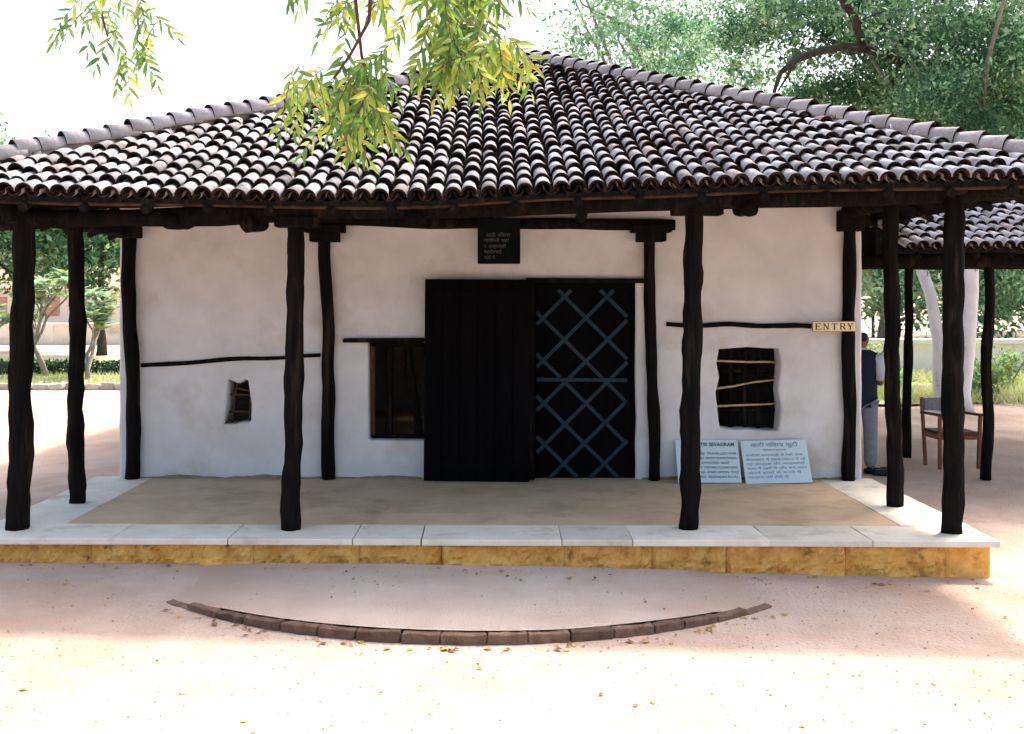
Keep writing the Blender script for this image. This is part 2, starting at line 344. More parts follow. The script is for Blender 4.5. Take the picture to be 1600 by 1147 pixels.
# plates under the rafters
fb = MB(); pts = [Vector(S(-4.15+8.35*i/24, 7.72, 2.66+.028*(-4.15+8.35*i/24)+.006*math.sin(i*.9))) for i in range(25)]
fb.tube(pts, [.072+.006*math.sin(i*1.3) for i in range(25)], 10, 0, .15, 3); H(fb.build('front_beam', 'wood', hut, True))
H(logpart('purlin', S(-4.1, 7.74, 2.70), S(-.5, 7.74, 2.745), .06, .055, hut, 36, .015))
H(logpart('side_beam', S(-3.57, 7.5, 2.60), S(-3.50, 16, 2.72), .07, .07, hut, 33, .02)); H(logpart('side_beam', S(3.40, 7.5, 2.80), S(3.38, 16, 2.80), .07, .07, hut, 34, .02))
for i, (x, z, y1) in enumerate(((-2.42, 2.545, 8.05), (-1.835, 2.525, 8.0), (-.60, 2.57, 8.1), (1.90, 2.635, 8.0))):
    H(logpart('log_end', S(x, 7.62, z), S(x+.01, y1, z+.03), .062, .06, hut, 40+i, .01, 6))
H(logpart('strut', S(.70, 7.75, 2.72), S(.82, YW-.05, 2.72), .05, .05, hut, 46, .01, 8))
# diagonal hip poles from the corner of the wall to the corner posts
H(logpart('hip_pole', S(-2.0, YW, 3.02), S(-4.3, 7.45, 2.62), .055, .05, hut, 47, .02)); H(logpart('hip_pole', S(2.0, YW, 3.10), S(3.85, 7.45, 2.76), .055, .05, hut, 48, .02))

# ---- roof
EX = [-4.5, -3.4, -1.5, -.5, .5, 1.8, 3.57, 4.3]; EZ = [2.70, 2.675, 2.635, 2.635, 2.69, 2.735, 2.775, 2.79]
YE, YA, XA, SL = 7.20, 12.2, .5, .39
XL, XR, YR2, YB = -4.5, 4.3, 14.2, 17.2
ZR = 2.78+SL*(YA-YE)
def zf(x, y): t = min(1, max(0, (y-YE)/(YA-YE))); return interp(x, EX, EZ)*(1-t)+2.78*t + SL*(y-YE)
def face_front(u, v): return (u, YE+v, zf(u, YE+v))
def face_left(u, v): ez = EZ[0]; return (XL+v, YE+u, ez+(ZR-ez)*v/(XA-XL))
def face_right(u, v): ez = EZ[-1]; return (XR-v, YE+u, ez+(ZR-ez)*v/(XR-XA))
def face_back(u, v): ez = 2.72; return (u, YB-v, ez+(ZR-ez)*v/(YB-YR2))
def vmax_front(u): return (u-XL)*(YA-YE)/(XA-XL) if u < XA else (XR-u)*(YA-YE)/(XR-XA)
def vmax_side(u, w):
    y = YE+u
    if y < YA: return w*u/(YA-YE)
    if y > YR2: return w*(YB-y)/(YB-YR2)
    return w
FACES = [(face_front, XL, XR, vmax_front, 0), (face_left, 0, YB-YE, lambda u: vmax_side(u, XA-XL), -90),
         (face_right, 0, YB-YE, lambda u: vmax_side(u, XR-XA), 90),
         (face_back, XL, XR, lambda u: ((u-XL)/(XA-XL) if u < XA else (XR-u)/(XR-XA))*(YB-YR2), 180)]
# boarding under the tiles
mb = MB()
for fn, u0, u1, vm, _ in FACES:
    k = 48
    for i in range(k):
        a, b = u0+(u1-u0)*i/k, u0+(u1-u0)*(i+1)/k; va, vb = vm(a), vm(b); m_ = 4
        for j in range(m_):
            q = [fn(a, va*j/m_), fn(b, vb*j/m_), fn(b, vb*(j+1)/m_), fn(a, va*(j+1)/m_)]
            top = [S(*p[:2], p[2]+.02) for p in q]; bot = [S(*p[:2], p[2]-.012) for p in q]
            mb.add(top+bot, [(0, 1, 2, 3), (7, 6, 5, 4)] + ([(0, 4, 5, 1)] if j == 0 else []))
roof = H(mb.build('roof', 'wood', hut))
for i in range(20):
    x = -4.2+.435*i; vv = vmax_front(x)
    if vv < .3: continue
    a = face_front(x, -.02); b = face_front(x, min(vv, 3.4))
    logpart('rafter', S(a[0], a[1], a[2]-.05), S(b[0], b[1], b[2]-.06), .034, .036, roof, 60+i, .012, 8, sides=7)
for fn, s_ in ((face_left, 1), (face_right, 2)):
    for i in range(15):
        u = .5+.6*i; vv = min(vmax_side(u, 2.2), 1.6)
        a = fn(u, 0); b = fn(u, vv); logpart('rafter', S(a[0], a[1], a[2]-.05), S(b[0], b[1], b[2]-.06), .034, .036, roof, 90+i*s_, .012, 8, sides=7)
for dy, dz, r, sd in ((.03, -.028, .016, 1), (.16, -.03, .014, 2)):
    mb = MB(); mb.tube([S(x, YE+dy, zf(x, YE+dy)+dz+.006*math.sin(x*3+sd)) for x in np.linspace(-4.45, 4.25, 40)], r, 6, 0, .2, sd); mb.build('eave_batten', 'batten', roof, True)

def tile_mesh(name, r0, r1, L, th, seg=8, a0=-4, a1=184, mats=('tile', 'tile_end_shaded'), flip=False, sag=0.0):
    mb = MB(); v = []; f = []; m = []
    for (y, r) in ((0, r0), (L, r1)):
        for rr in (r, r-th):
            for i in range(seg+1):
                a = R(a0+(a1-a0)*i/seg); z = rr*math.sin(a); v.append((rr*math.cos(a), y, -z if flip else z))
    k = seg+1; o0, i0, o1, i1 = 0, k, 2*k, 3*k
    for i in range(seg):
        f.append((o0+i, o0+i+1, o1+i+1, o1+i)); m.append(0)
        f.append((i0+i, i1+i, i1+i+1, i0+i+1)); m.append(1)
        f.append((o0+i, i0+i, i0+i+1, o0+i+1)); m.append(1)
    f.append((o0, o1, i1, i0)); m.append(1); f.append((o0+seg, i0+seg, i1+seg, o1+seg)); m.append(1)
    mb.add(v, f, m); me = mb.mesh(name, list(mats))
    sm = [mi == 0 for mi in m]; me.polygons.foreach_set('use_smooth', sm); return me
TILE = [tile_mesh('roof_tile', .058+.0015*(k % 5), .048, .29+.004*(k % 4), .017+.002*(k % 3), mats=(('tile_mossy' if k == 10 else 'tile_red' if k == 11 else 'tile'), 'tile_end_shaded')) for k in range(12)]
PAN = tile_mesh('pan_tile', .056, .050, .30, .013, 6, flip=True)
def join_instances(name, items, parent, mats, stuff=True):
    """items: (mesh, Matrix). One joined object"""
    V = []; F = []; MI = []; SM = []; k = 0; cache = {}
    for me, M in items:
        if me.name not in cache:
            co = np.empty(len(me.vertices)*3); me.vertices.foreach_get('co', co)
            cache[me.name] = (co.reshape(-1, 3), [tuple(p.vertices) for p in me.polygons], [(mats.index(me.materials[p.material_index].name) if me.materials[p.material_index].name in mats else 0) for p in me.polygons], [p.use_smooth for p in me.polygons])
        co, fs, ms, sm = cache[me.name]; A = np.array(M)
        V.append(co @ A[:3, :3].T + A[:3, 3]); F += [tuple(i+k for i in q) for q in fs]; MI += ms; SM += sm; k += len(co)
    V = np.concatenate(V); me = bpy.data.meshes.new(name); me.from_pydata(V.tolist(), [], F)
    for x in mats: me.materials.append(MATS[x])
    me.polygons.foreach_set('material_index', MI); me.polygons.foreach_set('use_smooth', SM); me.update()
    o = link(name, me, parent)
    if stuff: o['kind'] = 'stuff'
    return o
def tile_face(fn, u0, u1, vm, rz, pitch=.126, expo=.222, trim=.18, jit=1.0):
    covers, pans = [], []
    ncol = int((u1-u0)/pitch); 
    for c in range(ncol+1):
        uc = u0+.05+c*(u1-u0-.1)/ncol; drift = random.uniform(-.01, .01)
        off = random.uniform(-.03, .02)
        for which in (0, 1):
            u = uc + (0 if which == 0 else pitch/2)
            if u > u1: continue
            top = vm(u)-trim; v = -.04+off*(which == 0)*.7 + (.02 if which else 0); k = 0
            while v < top:
                p = Vector(fn(u, v)); q = Vector(fn(u, v+.25)); d = (q-p)
                slope = math.atan2(d.z, math.hypot(d.x, d.y))
                uu = drift*math.sin(v*1.7+c) + random.gauss(0, .004*jit)
                tilt = .105+random.gauss(0, .022)*jit
                rot = Euler((slope-tilt, random.gauss(0, .04)*jit, 0)).to_matrix().to_4x4()
                Rz = Matrix.Rotation(R(rz), 4, 'Z'); rot = Rz @ Matrix.Rotation(random.gauss(0, .035)*jit, 4, 'Z') @ rot
                hgt = (.062 + random.uniform(-.004, .008)) if which == 0 else .075
                loc = Vector(S(p.x, p.y, p.z+hgt)) + Rz @ Vector((uu, 0, 0))
                M = Matrix.Translation(loc) @ rot
                (covers if which == 0 else pans).append((TILE[random.randrange(12)] if which == 0 else PAN, M))
                v += expo*random.uniform(.80, 1.17); k += 1
    return covers, pans
CAMP = Vector((0, 0, 2.0))
def in_view(p): 
    zc = p.x*.01745+p.y; return zc > .1 and -.5 < (p.x-.01745*p.y)/zc < .5
all_rest = []; all_pans = []
for i, (fn, u0, u1, vm, rz) in enumerate(FACES):
    cv, pn = tile_face(fn, u0, u1, vm, rz)
    all_pans += pn
    if i == 0:
        cv.sort(key=lambda t: (t[1].translation-CAMP).length if in_view(t[1].translation) else 99)
        for me_, M in cv[:300]:
            o = link('roof_tile', me_, roof); o.matrix_local = M
        all_rest += cv[300:]
    else: all_rest += cv
join_instances('upper_roof_tiles', all_rest, roof, ('tile', 'tile_end_shaded', 'tile_mossy', 'tile_red'))
join_instances('pan_tiles', all_pans, roof, ('tile', 'tile_end_shaded'))
# hips: round ridge tiles bedded in mortar
HIP = [tile_mesh('hip_tile', .098+.004*k, .082, .27, .018, 9, -12, 192, ('hip_tile', 'tile_end_shaded')) for k in range(3)]
def hipline(a, b, n_, bow):
    a, b = Vector(a), Vector(b); mb = MB(); pts = []
    for i in range(n_+1):
        p = a.lerp(b, i/n_); p.z += bow(i/n_); pts.append(p)
    mb.tube([p+Vector((0, 0, .01)) for p in pts], .075, 8, 0, .25, 5); o = mb.build('hip_mortar', 'mortar', roof, True)
    for i in range(n_):
        d = (pts[i+1]-pts[i]); rz = math.atan2(d.y, d.x)-math.pi/2; sl = math.atan2(d.z, math.hypot(d.x, d.y))
        M = Matrix.Translation(pts[i]+Vector((random.gauss(0, .006), random.gauss(0, .006), .055+random.gauss(0, .006)))) @ Matrix.Rotation(rz+random.gauss(0, .04), 4, 'Z') @ Euler((sl-.10+random.gauss(0, .03), random.gauss(0, .05), 0)).to_matrix().to_4x4()
        t = link('hip_tile', HIP[random.randrange(3)], roof); t.matrix_local = M
apex = S(XA, YA, ZR+.02)
hipline(S(XL-.05, YE-.03, EZ[0]+.02), apex, 38, lambda t: .06*math.sin(math.pi*t)*.3)
hipline(S(XR+.05, YE-.03, EZ[-1]+.02), apex, 33, lambda t: 0)
hipline(apex, S(XA, YR2, ZR+.02), 10, lambda t: 0)

# ---- door, screen, windows
scr = H(boxpart('door_panel', S(-.158, 9.70, 1.187), (1.004, .045, 1.91), 'door_black', hut, (0, R(.4), -SK), .006))
for i in range(6):
    boxpart('plank', (-.418+.167*i, -.026, 0), (.158, .012, 1.88), 'door_black', scr)
boxpart('rail', (0, -.036, .80), (.98, .012, .09), 'door_black', scr); boxpart('rail', (0, -.036, -.80), (.98, .012, .09), 'door_black', scr)
ld = H(boxpart('lattice_door', S(.86, 9.905, 1.18), (1.03, .02, 1.90), 'door_black', hut, (0, 0, -SK), .004))  # black backing: the doorway's darkness behind the lattice, put in as colour
def strip(x0, z0, x1, z1, y=-.022):
    L_ = math.hypot(x1-x0, z1-z0)
    boxpart('lattice_strip', ((x0+x1)/2, y, (z0+z1)/2), (L_, .014, .036), 'lattice', ld, (0, -math.atan2(z1-z0, x1-x0), 0), .002)
k_ = .00257
def cw(a, b): return ((480+a/2.389-772)/162.3-.86+.012, 2+(460-(300+b/2.389))/162.3-1.18)
def clip(p, d):
    t0, t1 = -9, 9; lo = (852, 366); hi = (1190, 1066)
    for q, e, l, h in ((p[0], d[0], lo[0], hi[0]), (p[1], d[1], lo[1], hi[1])):
        a, b = (l-q)/e, (h-q)/e; t0 = max(t0, min(a, b)); t1 = min(t1, max(a, b))
    return (p[0]+d[0]*t0, p[1]+d[1]*t0), (p[0]+d[0]*t1, p[1]+d[1]*t1)
for c in (-724, -566, -403, -247, -90, 62):
    a, b = clip((1000, 1000+c), (1000, 1000)); strip(*cw(*a), *cw(*b), -.020)
for c in (1347, 1506, 1668, 1825, 1968, 2118):
    a, b = clip((1000, c-1000), (1000, -1000)); strip(*cw(*a), *cw(*b), -.034)
strip(*cw(852, 700), *cw(1190, 702), -.046)
boxpart('handle', (.43, -.04, -.22), (.025, .04, .09), 'wood', ld)
H(boxpart('door_lintel', S(.885, YW-.03, 2.132), (1.16, .09, .045), 'wood', hut, (0, R(.3), -SK), .01))
H(boxpart('door_frame', S(.36, YW-.02, 1.18), (.05, .10, 1.90), 'wood', hut)); 
H(boxpart('window_lintel', S(-1.06, YW-.03, 1.560), (.78, .09, .04), 'wood', hut, (0, R(-.3), -SK), .01))
wm = empty('window', S(-.9, YW+.16, 1.06)); wm.parent = hut; H(wm)
boxpart('frame', (-.30, 0, 0), (.07, .05, 1.0), 'stick_brown', wm); boxpart('frame', (0, 0, .46), (.66, .05, .06), 'wood', wm); boxpart('frame', (0, 0, -.46), (.66, .05, .06), 'wood', wm)
logpart('bar', (.05, .02, .47), (.17, .02, -.47), .03, .04, wm, 70, .01, 8)
logpart('bar', (-.12, .02, .47), (-.13, .02, -.47), .035, .035, wm, 70, .01, 8)
H(logpart('peg_rail', S(-3.40, YW-.018, 1.325), S(-1.67, YW-.018, 1.415), .022, .019, hut, 52, .02)); H(logpart('peg_rail', S(1.65, YW-.018, 1.712), S(3.08, YW-.018, 1.700), .022, .024, hut, 53, .02))
wr = empty('window', S(2.44, YW+.13, 1.09)); wr.parent = hut; H(wr)
for i in range(5): logpart('bar', (-.27+.135*i, .05, -.45), (-.265+.135*i, .05, .45), .022, .022, wr, 80+i, .01, 8)
for i in range(2): logpart('bar', (-.34, .08, -.22+.38*i), (.34, .08, -.22+.38*i), .02, .02, wr, 88+i, .01, 8)
for z0, z1, sd in ((.265, .248, 1), (-.005, .085, 2), (-.178, -.150, 3)): logpart('bamboo_rod', (-.33, -.02, z0), (.30, .0, z1), .0105, .0095, wr, 90+sd, .008, 10, 'rod', 8)
wl_ = empty('window', S(-2.46, YW+.12, .96)); wl_.parent = hut; H(wl_)
for a, b in (((-.10, 0, -.22), (-.045, 0, .22)), ((.075, 0, -.22), (.085, 0, .20)), ((-.12, -.012, .065), (.12, -.012, .055)), ((-.06, -.012, .125), (.10, -.012, .095)), ((-.12, -.012, -.105), (.12, -.012, -.105))):
    logpart('stick', a, b, .0095, .009, wl_, 100+int(a[0]*100), .006, 8, 'stick_brown', 7)

# ------------------------------------------------------------------ signs
FONT = bpy.data.fonts.load('<builtin>') if '<builtin>' in bpy.data.fonts else None
def text(s, size, mt, parent, loc, align='LEFT', width=None, bold=0.0):
    cu = bpy.data.curves.new('lettering', 'FONT'); cu.body = s; cu.size = size; cu.align_x = align; cu.align_y = 'CENTER'
    cu.extrude = .0008; cu.offset = bold; cu.materials.append(MATS[mt])
    o = bpy.data.objects.new('lettering', cu); col.objects.link(o); o.parent = parent; o.location = loc; o.rotation_euler = (R(90), 0, 0)
    if width:
        bpy.context.view_layer.update(); w = o.dimensions.x
        if w > 0: o.scale.x = width/w
    bpy.context.view_layer.update(); dg = bpy.context.evaluated_depsgraph_get()
    me = bpy.data.meshes.new_from_object(o.evaluated_get(dg)); m = link('lettering', me, parent, o.location, o.rotation_euler); m.scale = o.scale; bpy.data.objects.remove(o)
    return m
es = boxpart('entry_sign', S(3.19, 9.655, 1.699), (.412, .016, .098), 'sign_edge', None, (0, R(-.4), -SK), .003)
tag(es, 'small cream ENTRY sign board with brown letters on the corner post', 'sign')
boxpart('face_panel', (0, -.0095, 0), (.398, .006, .086), 'sign_cream', es, None, .001)
# serif capitals for ENTRY, drawn as strokes with slab serifs
def strokes(parent, segs, x0, w, h, mt, y):
    mb = MB()
    for (a, b, c, d, t) in segs:
        p, q = Vector((x0+a*w, y, (b-.5)*h)), Vector((x0+c*w, y, (d-.5)*h)); L_ = (q-p).length; an = math.atan2(q.z-p.z, q.x-p.x)
        mb.box((p+q)/2, (L_, .002+.0002*random.random(), t), (0, -an, 0))
    mb.build('lettering', mt, parent)
T, t_ = .0125, .006
E_ = [(.15, 0, .15, 1, T), (0, .96, .95, .96, t_), (0, .04, 1, .04, t_), (.15, .52, .7, .52, t_), (.93, .8, .93, .98, t_), (.97, .02, .97, .24, t_), (.68, .42, .68, .62, t_)]
N_ = [(.14, 0, .14, 1, t_), (.12, .97, .88, .03, T), (.88, 0, .88, 1, t_), (0, .97, .25, .97, t_), (0, .03, .3, .03, t_), (.72, .97, 1, .97, t_)]
T_ = [(.5, 0, .5, 1, T), (0, .95, 1, .95, t_), (.03, .75, .03, .97, t_), (.97, .75, .97, .97, t_), (.3, .03, .7, .03, t_)]
R_ = [(.15, 0, .15, 1, T), (.0, .96, .65, .96, t_), (.15, .5, .65, .5, t_), (.76, .58, .80, .74, T), (.80, .72, .76, .88, T), (.62, .95, .78, .86, t_), (.62, .51, .78, .6, t_), (.48, .5, .92, .03, T), (0, .03, .32, .03, t_), (.82, .03, 1.05, .03, t_)]
Y_ = [(.08, .97, .5, .45, T), (.92, .97, .5, .45, t_), (.5, 0, .5, .48, T), (0, .97, .3, .97, t_), (.7, .97, 1, .97, t_), (.32, .03, .68, .03, t_)]
for g, x in ((E_, -.177), (N_, -.104), (T_, -.026), (R_, .052), (Y_, .122)): strokes(es, g, x, .054, .058, 'letter_brown', -.0137)

bs = boxpart('hanging_sign', S(.045, 9.60, 2.50), (.40, .02, .43), 'sign_black', None, (R(4), 0, -SK), .012)
tag(bs, 'square black board with faint grey writing hung from the wall beam', 'sign')
for s_, z, w, x in (('आदी निवास', .055, .23, -.125), ('गांधीजी यहां', .005, .235, -.14), ('१. आश्रमवासी', -.05, .20, -.14), ('महादेवभाई', -.103, .165, -.14), ('रहते थे', -.155, .10, -.135)):
    text(s_, .042, 'letter_grey', bs, (x, -.0125, z), 'LEFT', w)

th_ = math.atan2(.22, .36)
def leaning_board(x0, x1, ybase, roll, label):
    h = .425; xc = (x0+x1)/2
    o = bpy.data.objects.new('notice_board', MB().mesh('x', 'board_blue')); 
    mb = MB(); mb.box((0, 0, h/2), (x1-x0, .018, h)); o = mb.build('notice_board', 'board_blue', None, loc=S(xc, ybase, .234), rot=(-R(29), R(roll), -SK)); bevel(o, .002)
    return tag(o, label, 'notice board', 'notice boards leaning on the wall')
b1 = leaning_board(1.725, 2.318, 9.62, 0, 'pale board in dark English capitals headed SEVAGRAM, half behind a post')
text('KUTIR SEVAGRAM', .05, 'letter_dark', b1, (.262, -.0105, .375), 'RIGHT', .385, .0012)
for i, s_ in enumerate(('GANDHIJI TRAVELLED FOR', 'LEARNING FROM SOMETHING', 'BUT HE EVOLVED AND', 'HIS MOST YOUNG CONSTANT', 'PRAYING AND UPON THE', 'OUT MRS. SEGNUM RYAL')):
    text(s_, .032, 'letter_dark', b1, (.275, -.0105, .285-.046*i) if i != 2 else (.20, -.0105, .285-.046*i), 'RIGHT', (.47, .47, .40, .48, .47, .49)[i])
b2 = leaning_board(2.352, 2.972, 9.60, -1.5, 'pale blue board with faint Devanagari writing, the one nearer the corner post')
text('आदी निवास कुटी', .052, 'letter_blue', b2, (.0, -.0105, .375), 'CENTER', .45, .0008)
text('सेवाग्राम', .026, 'letter_blue', b2, (.0, -.0105, .325), 'CENTER', .22)
for i, s_ in enumerate(('गांधीजी मगनवाड़ी से यहां आए', 'सेवाग्राम में पहले मकान में रहे', 'यहां कस्तूरबा और आश्रमवासी', 'साथ में रहते थे और सब काम', 'अपने हाथों से करते थे', 'प्रार्थना यहीं होती थी')):
    text(s_, .030, 'letter_blue', b2, (-.28, -.0105, .275-.043*i), 'LEFT', (.54, .56, .55, .56, .50, .38)[i])

# ------------------------------------------------------------------ second hut on the right, under whose roof the chair stands
hut2 = empty('tiled_shelter', (6.8, 12.8, 0), 'open shelter with tiled roof and dark posts beside the white hut', 'shelter'); h2 = Vector((6.8, 12.8, 0))
X0, X1, YF, YRG, YBK, ZE2 = 4.2, 9.6, 10.55, 13.1, 15.4, 2.44
def f2(u, v): return (u, YF+v, ZE2+.40*v)
def f3(u, v): return (u, YBK-v, 2.40+(ZE2+.40*(YRG-YF)-2.40)*v/(YBK-YRG))
mb = MB()
for fn, vm in ((f2, YRG-YF), (f3, YBK-YRG)):
    a, b, c, d = fn(X0, 0), fn(X1, 0), fn(X1, vm), fn(X0, vm); q = [a, b, c, d]
    mb.add([(p[0], p[1]-SK*p[0], p[2]+.02) for p in q]+[(p[0], p[1]-SK*p[0], p[2]-.012) for p in q], [(0, 1, 2, 3), (7, 6, 5, 4), (0, 4, 5, 1), (3, 7, 4, 0), (1, 5, 6, 2)])
roof2 = mb.build('roof', 'wood', hut2); roof2.location = -h2
c2, p2 = tile_face(f2, X0, X1, lambda u: YRG-YF, 0, trim=.12); c3_, p3 = tile_face(f3, X0, X1, lambda u: YBK-YRG, 180, trim=.12)
c2.sort(key=lambda t: t[1].translation.y if in_view(t[1].translation) else 99)
for me_, M in c2[:48]: o = link('roof_tile', me_, roof2); o.matrix_local = M
join_instances('upper_roof_tiles', c2[48:]+c3_, roof2, ('tile', 'tile_end_shaded', 'tile_mossy', 'tile_red')); join_instances('pan_tiles', p2+p3, roof2, ('tile', 'tile_end_shaded'))
for i, (x, y, r) in enumerate(((5.12, 12.62, .055), (5.39, 11.14, .058), (8.9, 11.05, .06), (8.9, 13.8, .06))):
    o = logpart('post', (x, y, -.03), (x+(.02, .05, 0, 0)[i], y, 2.42), r, r*.9, hut2, 110+i, .04); o.location = -h2
for a, b, r in (((3.85, 11.05, 2.36), (9.5, 10.9, 2.38), .075), ((4.3, 14.7, 2.42), (9.5, 14.5, 2.42), .06), ((5.4, 10.6, 2.44), (5.12, 15.2, 2.42), .05)):
    o = logpart('beam', a, b, r, r, hut2, 120, .02); o.location = -h2
for i in range(9):
    x = 4.35+.6*i; a = f2(x, 0); b = f2(x, YRG-YF); logpart('rafter', (x, a[1]-SK*x, a[2]-.05), (x, b[1]-SK*x, b[2]-.05), .032, .032, roof2, 130+i, .01, 6, sides=6)
gb = boxpart('dark_filler_board', (3.98, 11.3, 2.52), (.5, .06, .45), 'wood', hut2, None, .006); gb.location = Vector((3.98, 11.3, 2.52))-h2  # dark board added to fill the dark gap below the meeting eaves

# ------------------------------------------------------------------ person
def skin_mesh(name, pts, edges, mt, sub=2):
    me = bpy.data.meshes.new(name); me.from_pydata([p[:3] for p in pts], edges, []); o = bpy.data.objects.new('tmp', me); col.objects.link(o)
    o.modifiers.new('s', 'SKIN'); sv = me.skin_vertices[0].data
    for i, p in enumerate(pts):
        r = p[3]; sv[i].radius = (r, p[4] if len(p) > 4 else r); sv[i].use_root = (i == 0)
    m = o.modifiers.new('d', 'SUBSURF'); m.levels = sub; m.render_levels = sub
    dg = bpy.context.evaluated_depsgraph_get(); dg.update(); out = bpy.data.meshes.new_from_object(o.evaluated_get(dg)); bpy.data.objects.remove(o)
    out.name = name; out.materials.clear(); out.materials.append(MATS[mt]); out.polygons.foreach_set('use_smooth', [True]*len(out.polygons)); return out
pe = empty('person', (4.15, 11.5, 0), 'person in navy vest and grey trousers seen from behind past the hut corner', 'person'); pe.rotation_euler = (0, 0, R(-28))
# local: facing +y, x to the right
body = [(0, 0, .86, .105), (0, -.01, 1.02, .11), (0, -.01, 1.20, .12), (0, -.01, 1.315, .085), (0, 0, 1.375, .05), (0, .015, 1.43, .058), (0, .02, 1.50, .078), (0, .015, 1.555, .062),
        (.165, -.01, 1.29, .052), (.205, -.03, 1.06, .042), (.185, .15, .985, .033), (.135, .235, 1.0, .03), (.10, .275, 1.005, .028),
        (-.165, -.01, 1.29, .052), (-.205, -.03, 1.06, .042), (-.17, .15, .985, .033), (-.10, .23, 1.0, .03), (-.06, .27, 1.0, .028),
        (.085, 0, .80, .085), (.09, .012, .46, .058), (.092, -.01, .10, .042), (.098, .10, .035, .034), (-.085, 0, .80, .085), (-.09, .012, .46, .058), (-.092, -.01, .10, .042), (-.098, .10, .035, .034),
        (0, .105, 1.485, .013), (.082, .01, 1.49, .014), (-.082, .01, 1.49, .014)]
be = [(0, 1), (1, 2), (2, 3), (3, 4), (4, 5), (5, 6), (6, 7), (3, 8), (8, 9), (9, 10), (10, 11), (11, 12), (3, 13), (13, 14), (14, 15), (15, 16), (16, 17), (0, 18), (18, 19), (19, 20), (20, 21), (0, 22), (22, 23), (23, 24), (24, 25), (6, 26), (6, 27), (6, 28)]
for hnd, sx in ((12, 1), (17, -1)):
    hx, hy, hz = body[hnd][:3]
    for k, (dx, dz, L_) in enumerate(((.0, .024, .06), (.0, .009, .07), (.0, -.007, .066), (.0, -.022, .052))):
        i0 = len(body); body.append((hx-sx*.02, hy+.035, hz+dz, .0095)); body.append((hx-sx*(.02+L_*.6), hy+.03+L_*.2, hz+dz-.008, .008)); body.append((hx-sx*(.03+L_*.8), hy+.005+L_*.1, hz+dz-.012, .007))
        be += [(hnd, i0), (i0, i0+1), (i0+1, i0+2)]
    i0 = len(body); body.append((hx+sx*.005, hy+.0, hz+.04, .011)); body.append((hx-sx*.02, hy+.025, hz+.06, .009)); be += [(hnd, i0), (i0, i0+1)]
bo = link('body', skin_mesh('body', body, be, 'skin', 1), pe)
def loft(name, rows, mt, n_=18):
    mb = MB(); v = [(cx+rx*math.cos(2*math.pi*k/n_), cy+ry*math.sin(2*math.pi*k/n_), z) for z, cx, cy, rx, ry in rows for k in range(n_)]; m_ = len(rows)
    f = [(i*n_+k, i*n_+(k+1) % n_, (i+1)*n_+(k+1) % n_, (i+1)*n_+k) for i in range(m_-1) for k in range(n_)] + [tuple(range(n_-1, -1, -1)), tuple(range((m_-1)*n_, m_*n_))]
    mb.add(v, f); return mb.build(name, mt, pe, True)
link('trousers', skin_mesh('trousers', [(0, 0, .86, .14, .125), (.085, 0, .76, .105), (.095, .012, .46, .085), (.097, -.01, .04, .075), (-.085, 0, .76, .105), (-.095, .012, .46, .085), (-.097, -.01, .04, .075)], [(0, 1), (1, 2), (2, 3), (0, 4), (4, 5), (5, 6)], 'trouser'), pe)
loft('vest', [(.735, 0, 0, .172, .14), (.80, 0, 0, .178, .145), (.92, 0, 0, .170, .138), (1.02, 0, -.005, .168, .132), (1.15, 0, -.01, .182, .135), (1.25, 0, -.01, .202, .13), (1.31, 0, -.01, .20, .115), (1.345, 0, -.008, .165, .10), (1.375, 0, -.003, .095, .08)], 'navy')
for sx in (1, -1): mbs = MB(); mbs.tube([(sx*.165, -.01, 1.315), (sx*.192, -.015, 1.28), (sx*.212, -.022, 1.2), (sx*.224, -.03, 1.12), (sx*.226, -.025, 1.04)], [.06, .074, .072, .068, .07], 12); mbs.build('sleeve', 'shirt', pe, True)
loft('collar', [(1.35, 0, 0, .08, .075), (1.40, 0, .004, .062, .062)], 'shirt')
link('hair', skin_mesh('hair', [(0, -.012, 1.575, .072), (0, -.02, 1.52, .086), (0, -.03, 1.46, .072)], [(0, 1), (1, 2)], 'hair'), pe)
for sx in (1, -1): link('shoe', skin_mesh('shoe', [(sx*.092, -.05, .04, .043), (sx*.097, .06, .038, .046), (sx*.10, .16, .03, .034)], [(0, 1), (1, 2)], 'shoe'), pe)
for i, (x, y, rz) in enumerate(((4.30, 11.50, 60), (4.36, 11.38, 75))):
    o = link('loose_shoe', skin_mesh('loose_shoe', [(0, -.10, .042, .042), (0, -.04, .04, .046), (0, .05, .036, .048), (0, .13, .028, .036), (0, -.10, .075, .035)], [(0, 1), (1, 2), (2, 3), (0, 4)], 'shoe'), None, (x, y, gz(x, y)), (0, 0, R(rz)))
    tag(o, ('black shoe left on the earth close to the person\'s heels', 'black shoe left on the earth nearest the verandah coping')[i], 'shoe', 'shoes left beside the person')

# ------------------------------------------------------------------ chair
ch = empty('armchair', (5.33, 11.85, 0), 'old reddish wooden armchair with a grey backrest standing under the shelter', 'chair'); ch.rotation_euler = (0, 0, R(4)); ch.scale = (.93, .93, .93)
for sx in (-1, 1):
    boxpart('leg', (sx*.255, -.20, .32), (.04, .04, .66), 'chair_wood', ch, (R(2), R(sx*1), 0), .006); boxpart('leg', (sx*.25, .22, .41), (.04, .04, .86), 'chair_wood', ch, (R(-5), R(sx*1), 0), .006)
    boxpart('armrest', (sx*.255, 0, .655), (.065, .50, .03), 'stick_brown', ch, (R(-2), 0, 0), .008); boxpart('side_rail', (sx*.25, .01, .385), (.028, .40, .06), 'chair_wood', ch)
boxpart('seat', (0, 0, .43), (.49, .46, .045), 'stick_brown', ch, None, .012)
boxpart('seat_rail', (0, -.20, .385), (.48, .028, .06), 'chair_wood', ch); boxpart('seat_rail', (0, .22, .385), (.48, .028, .06), 'chair_wood', ch)
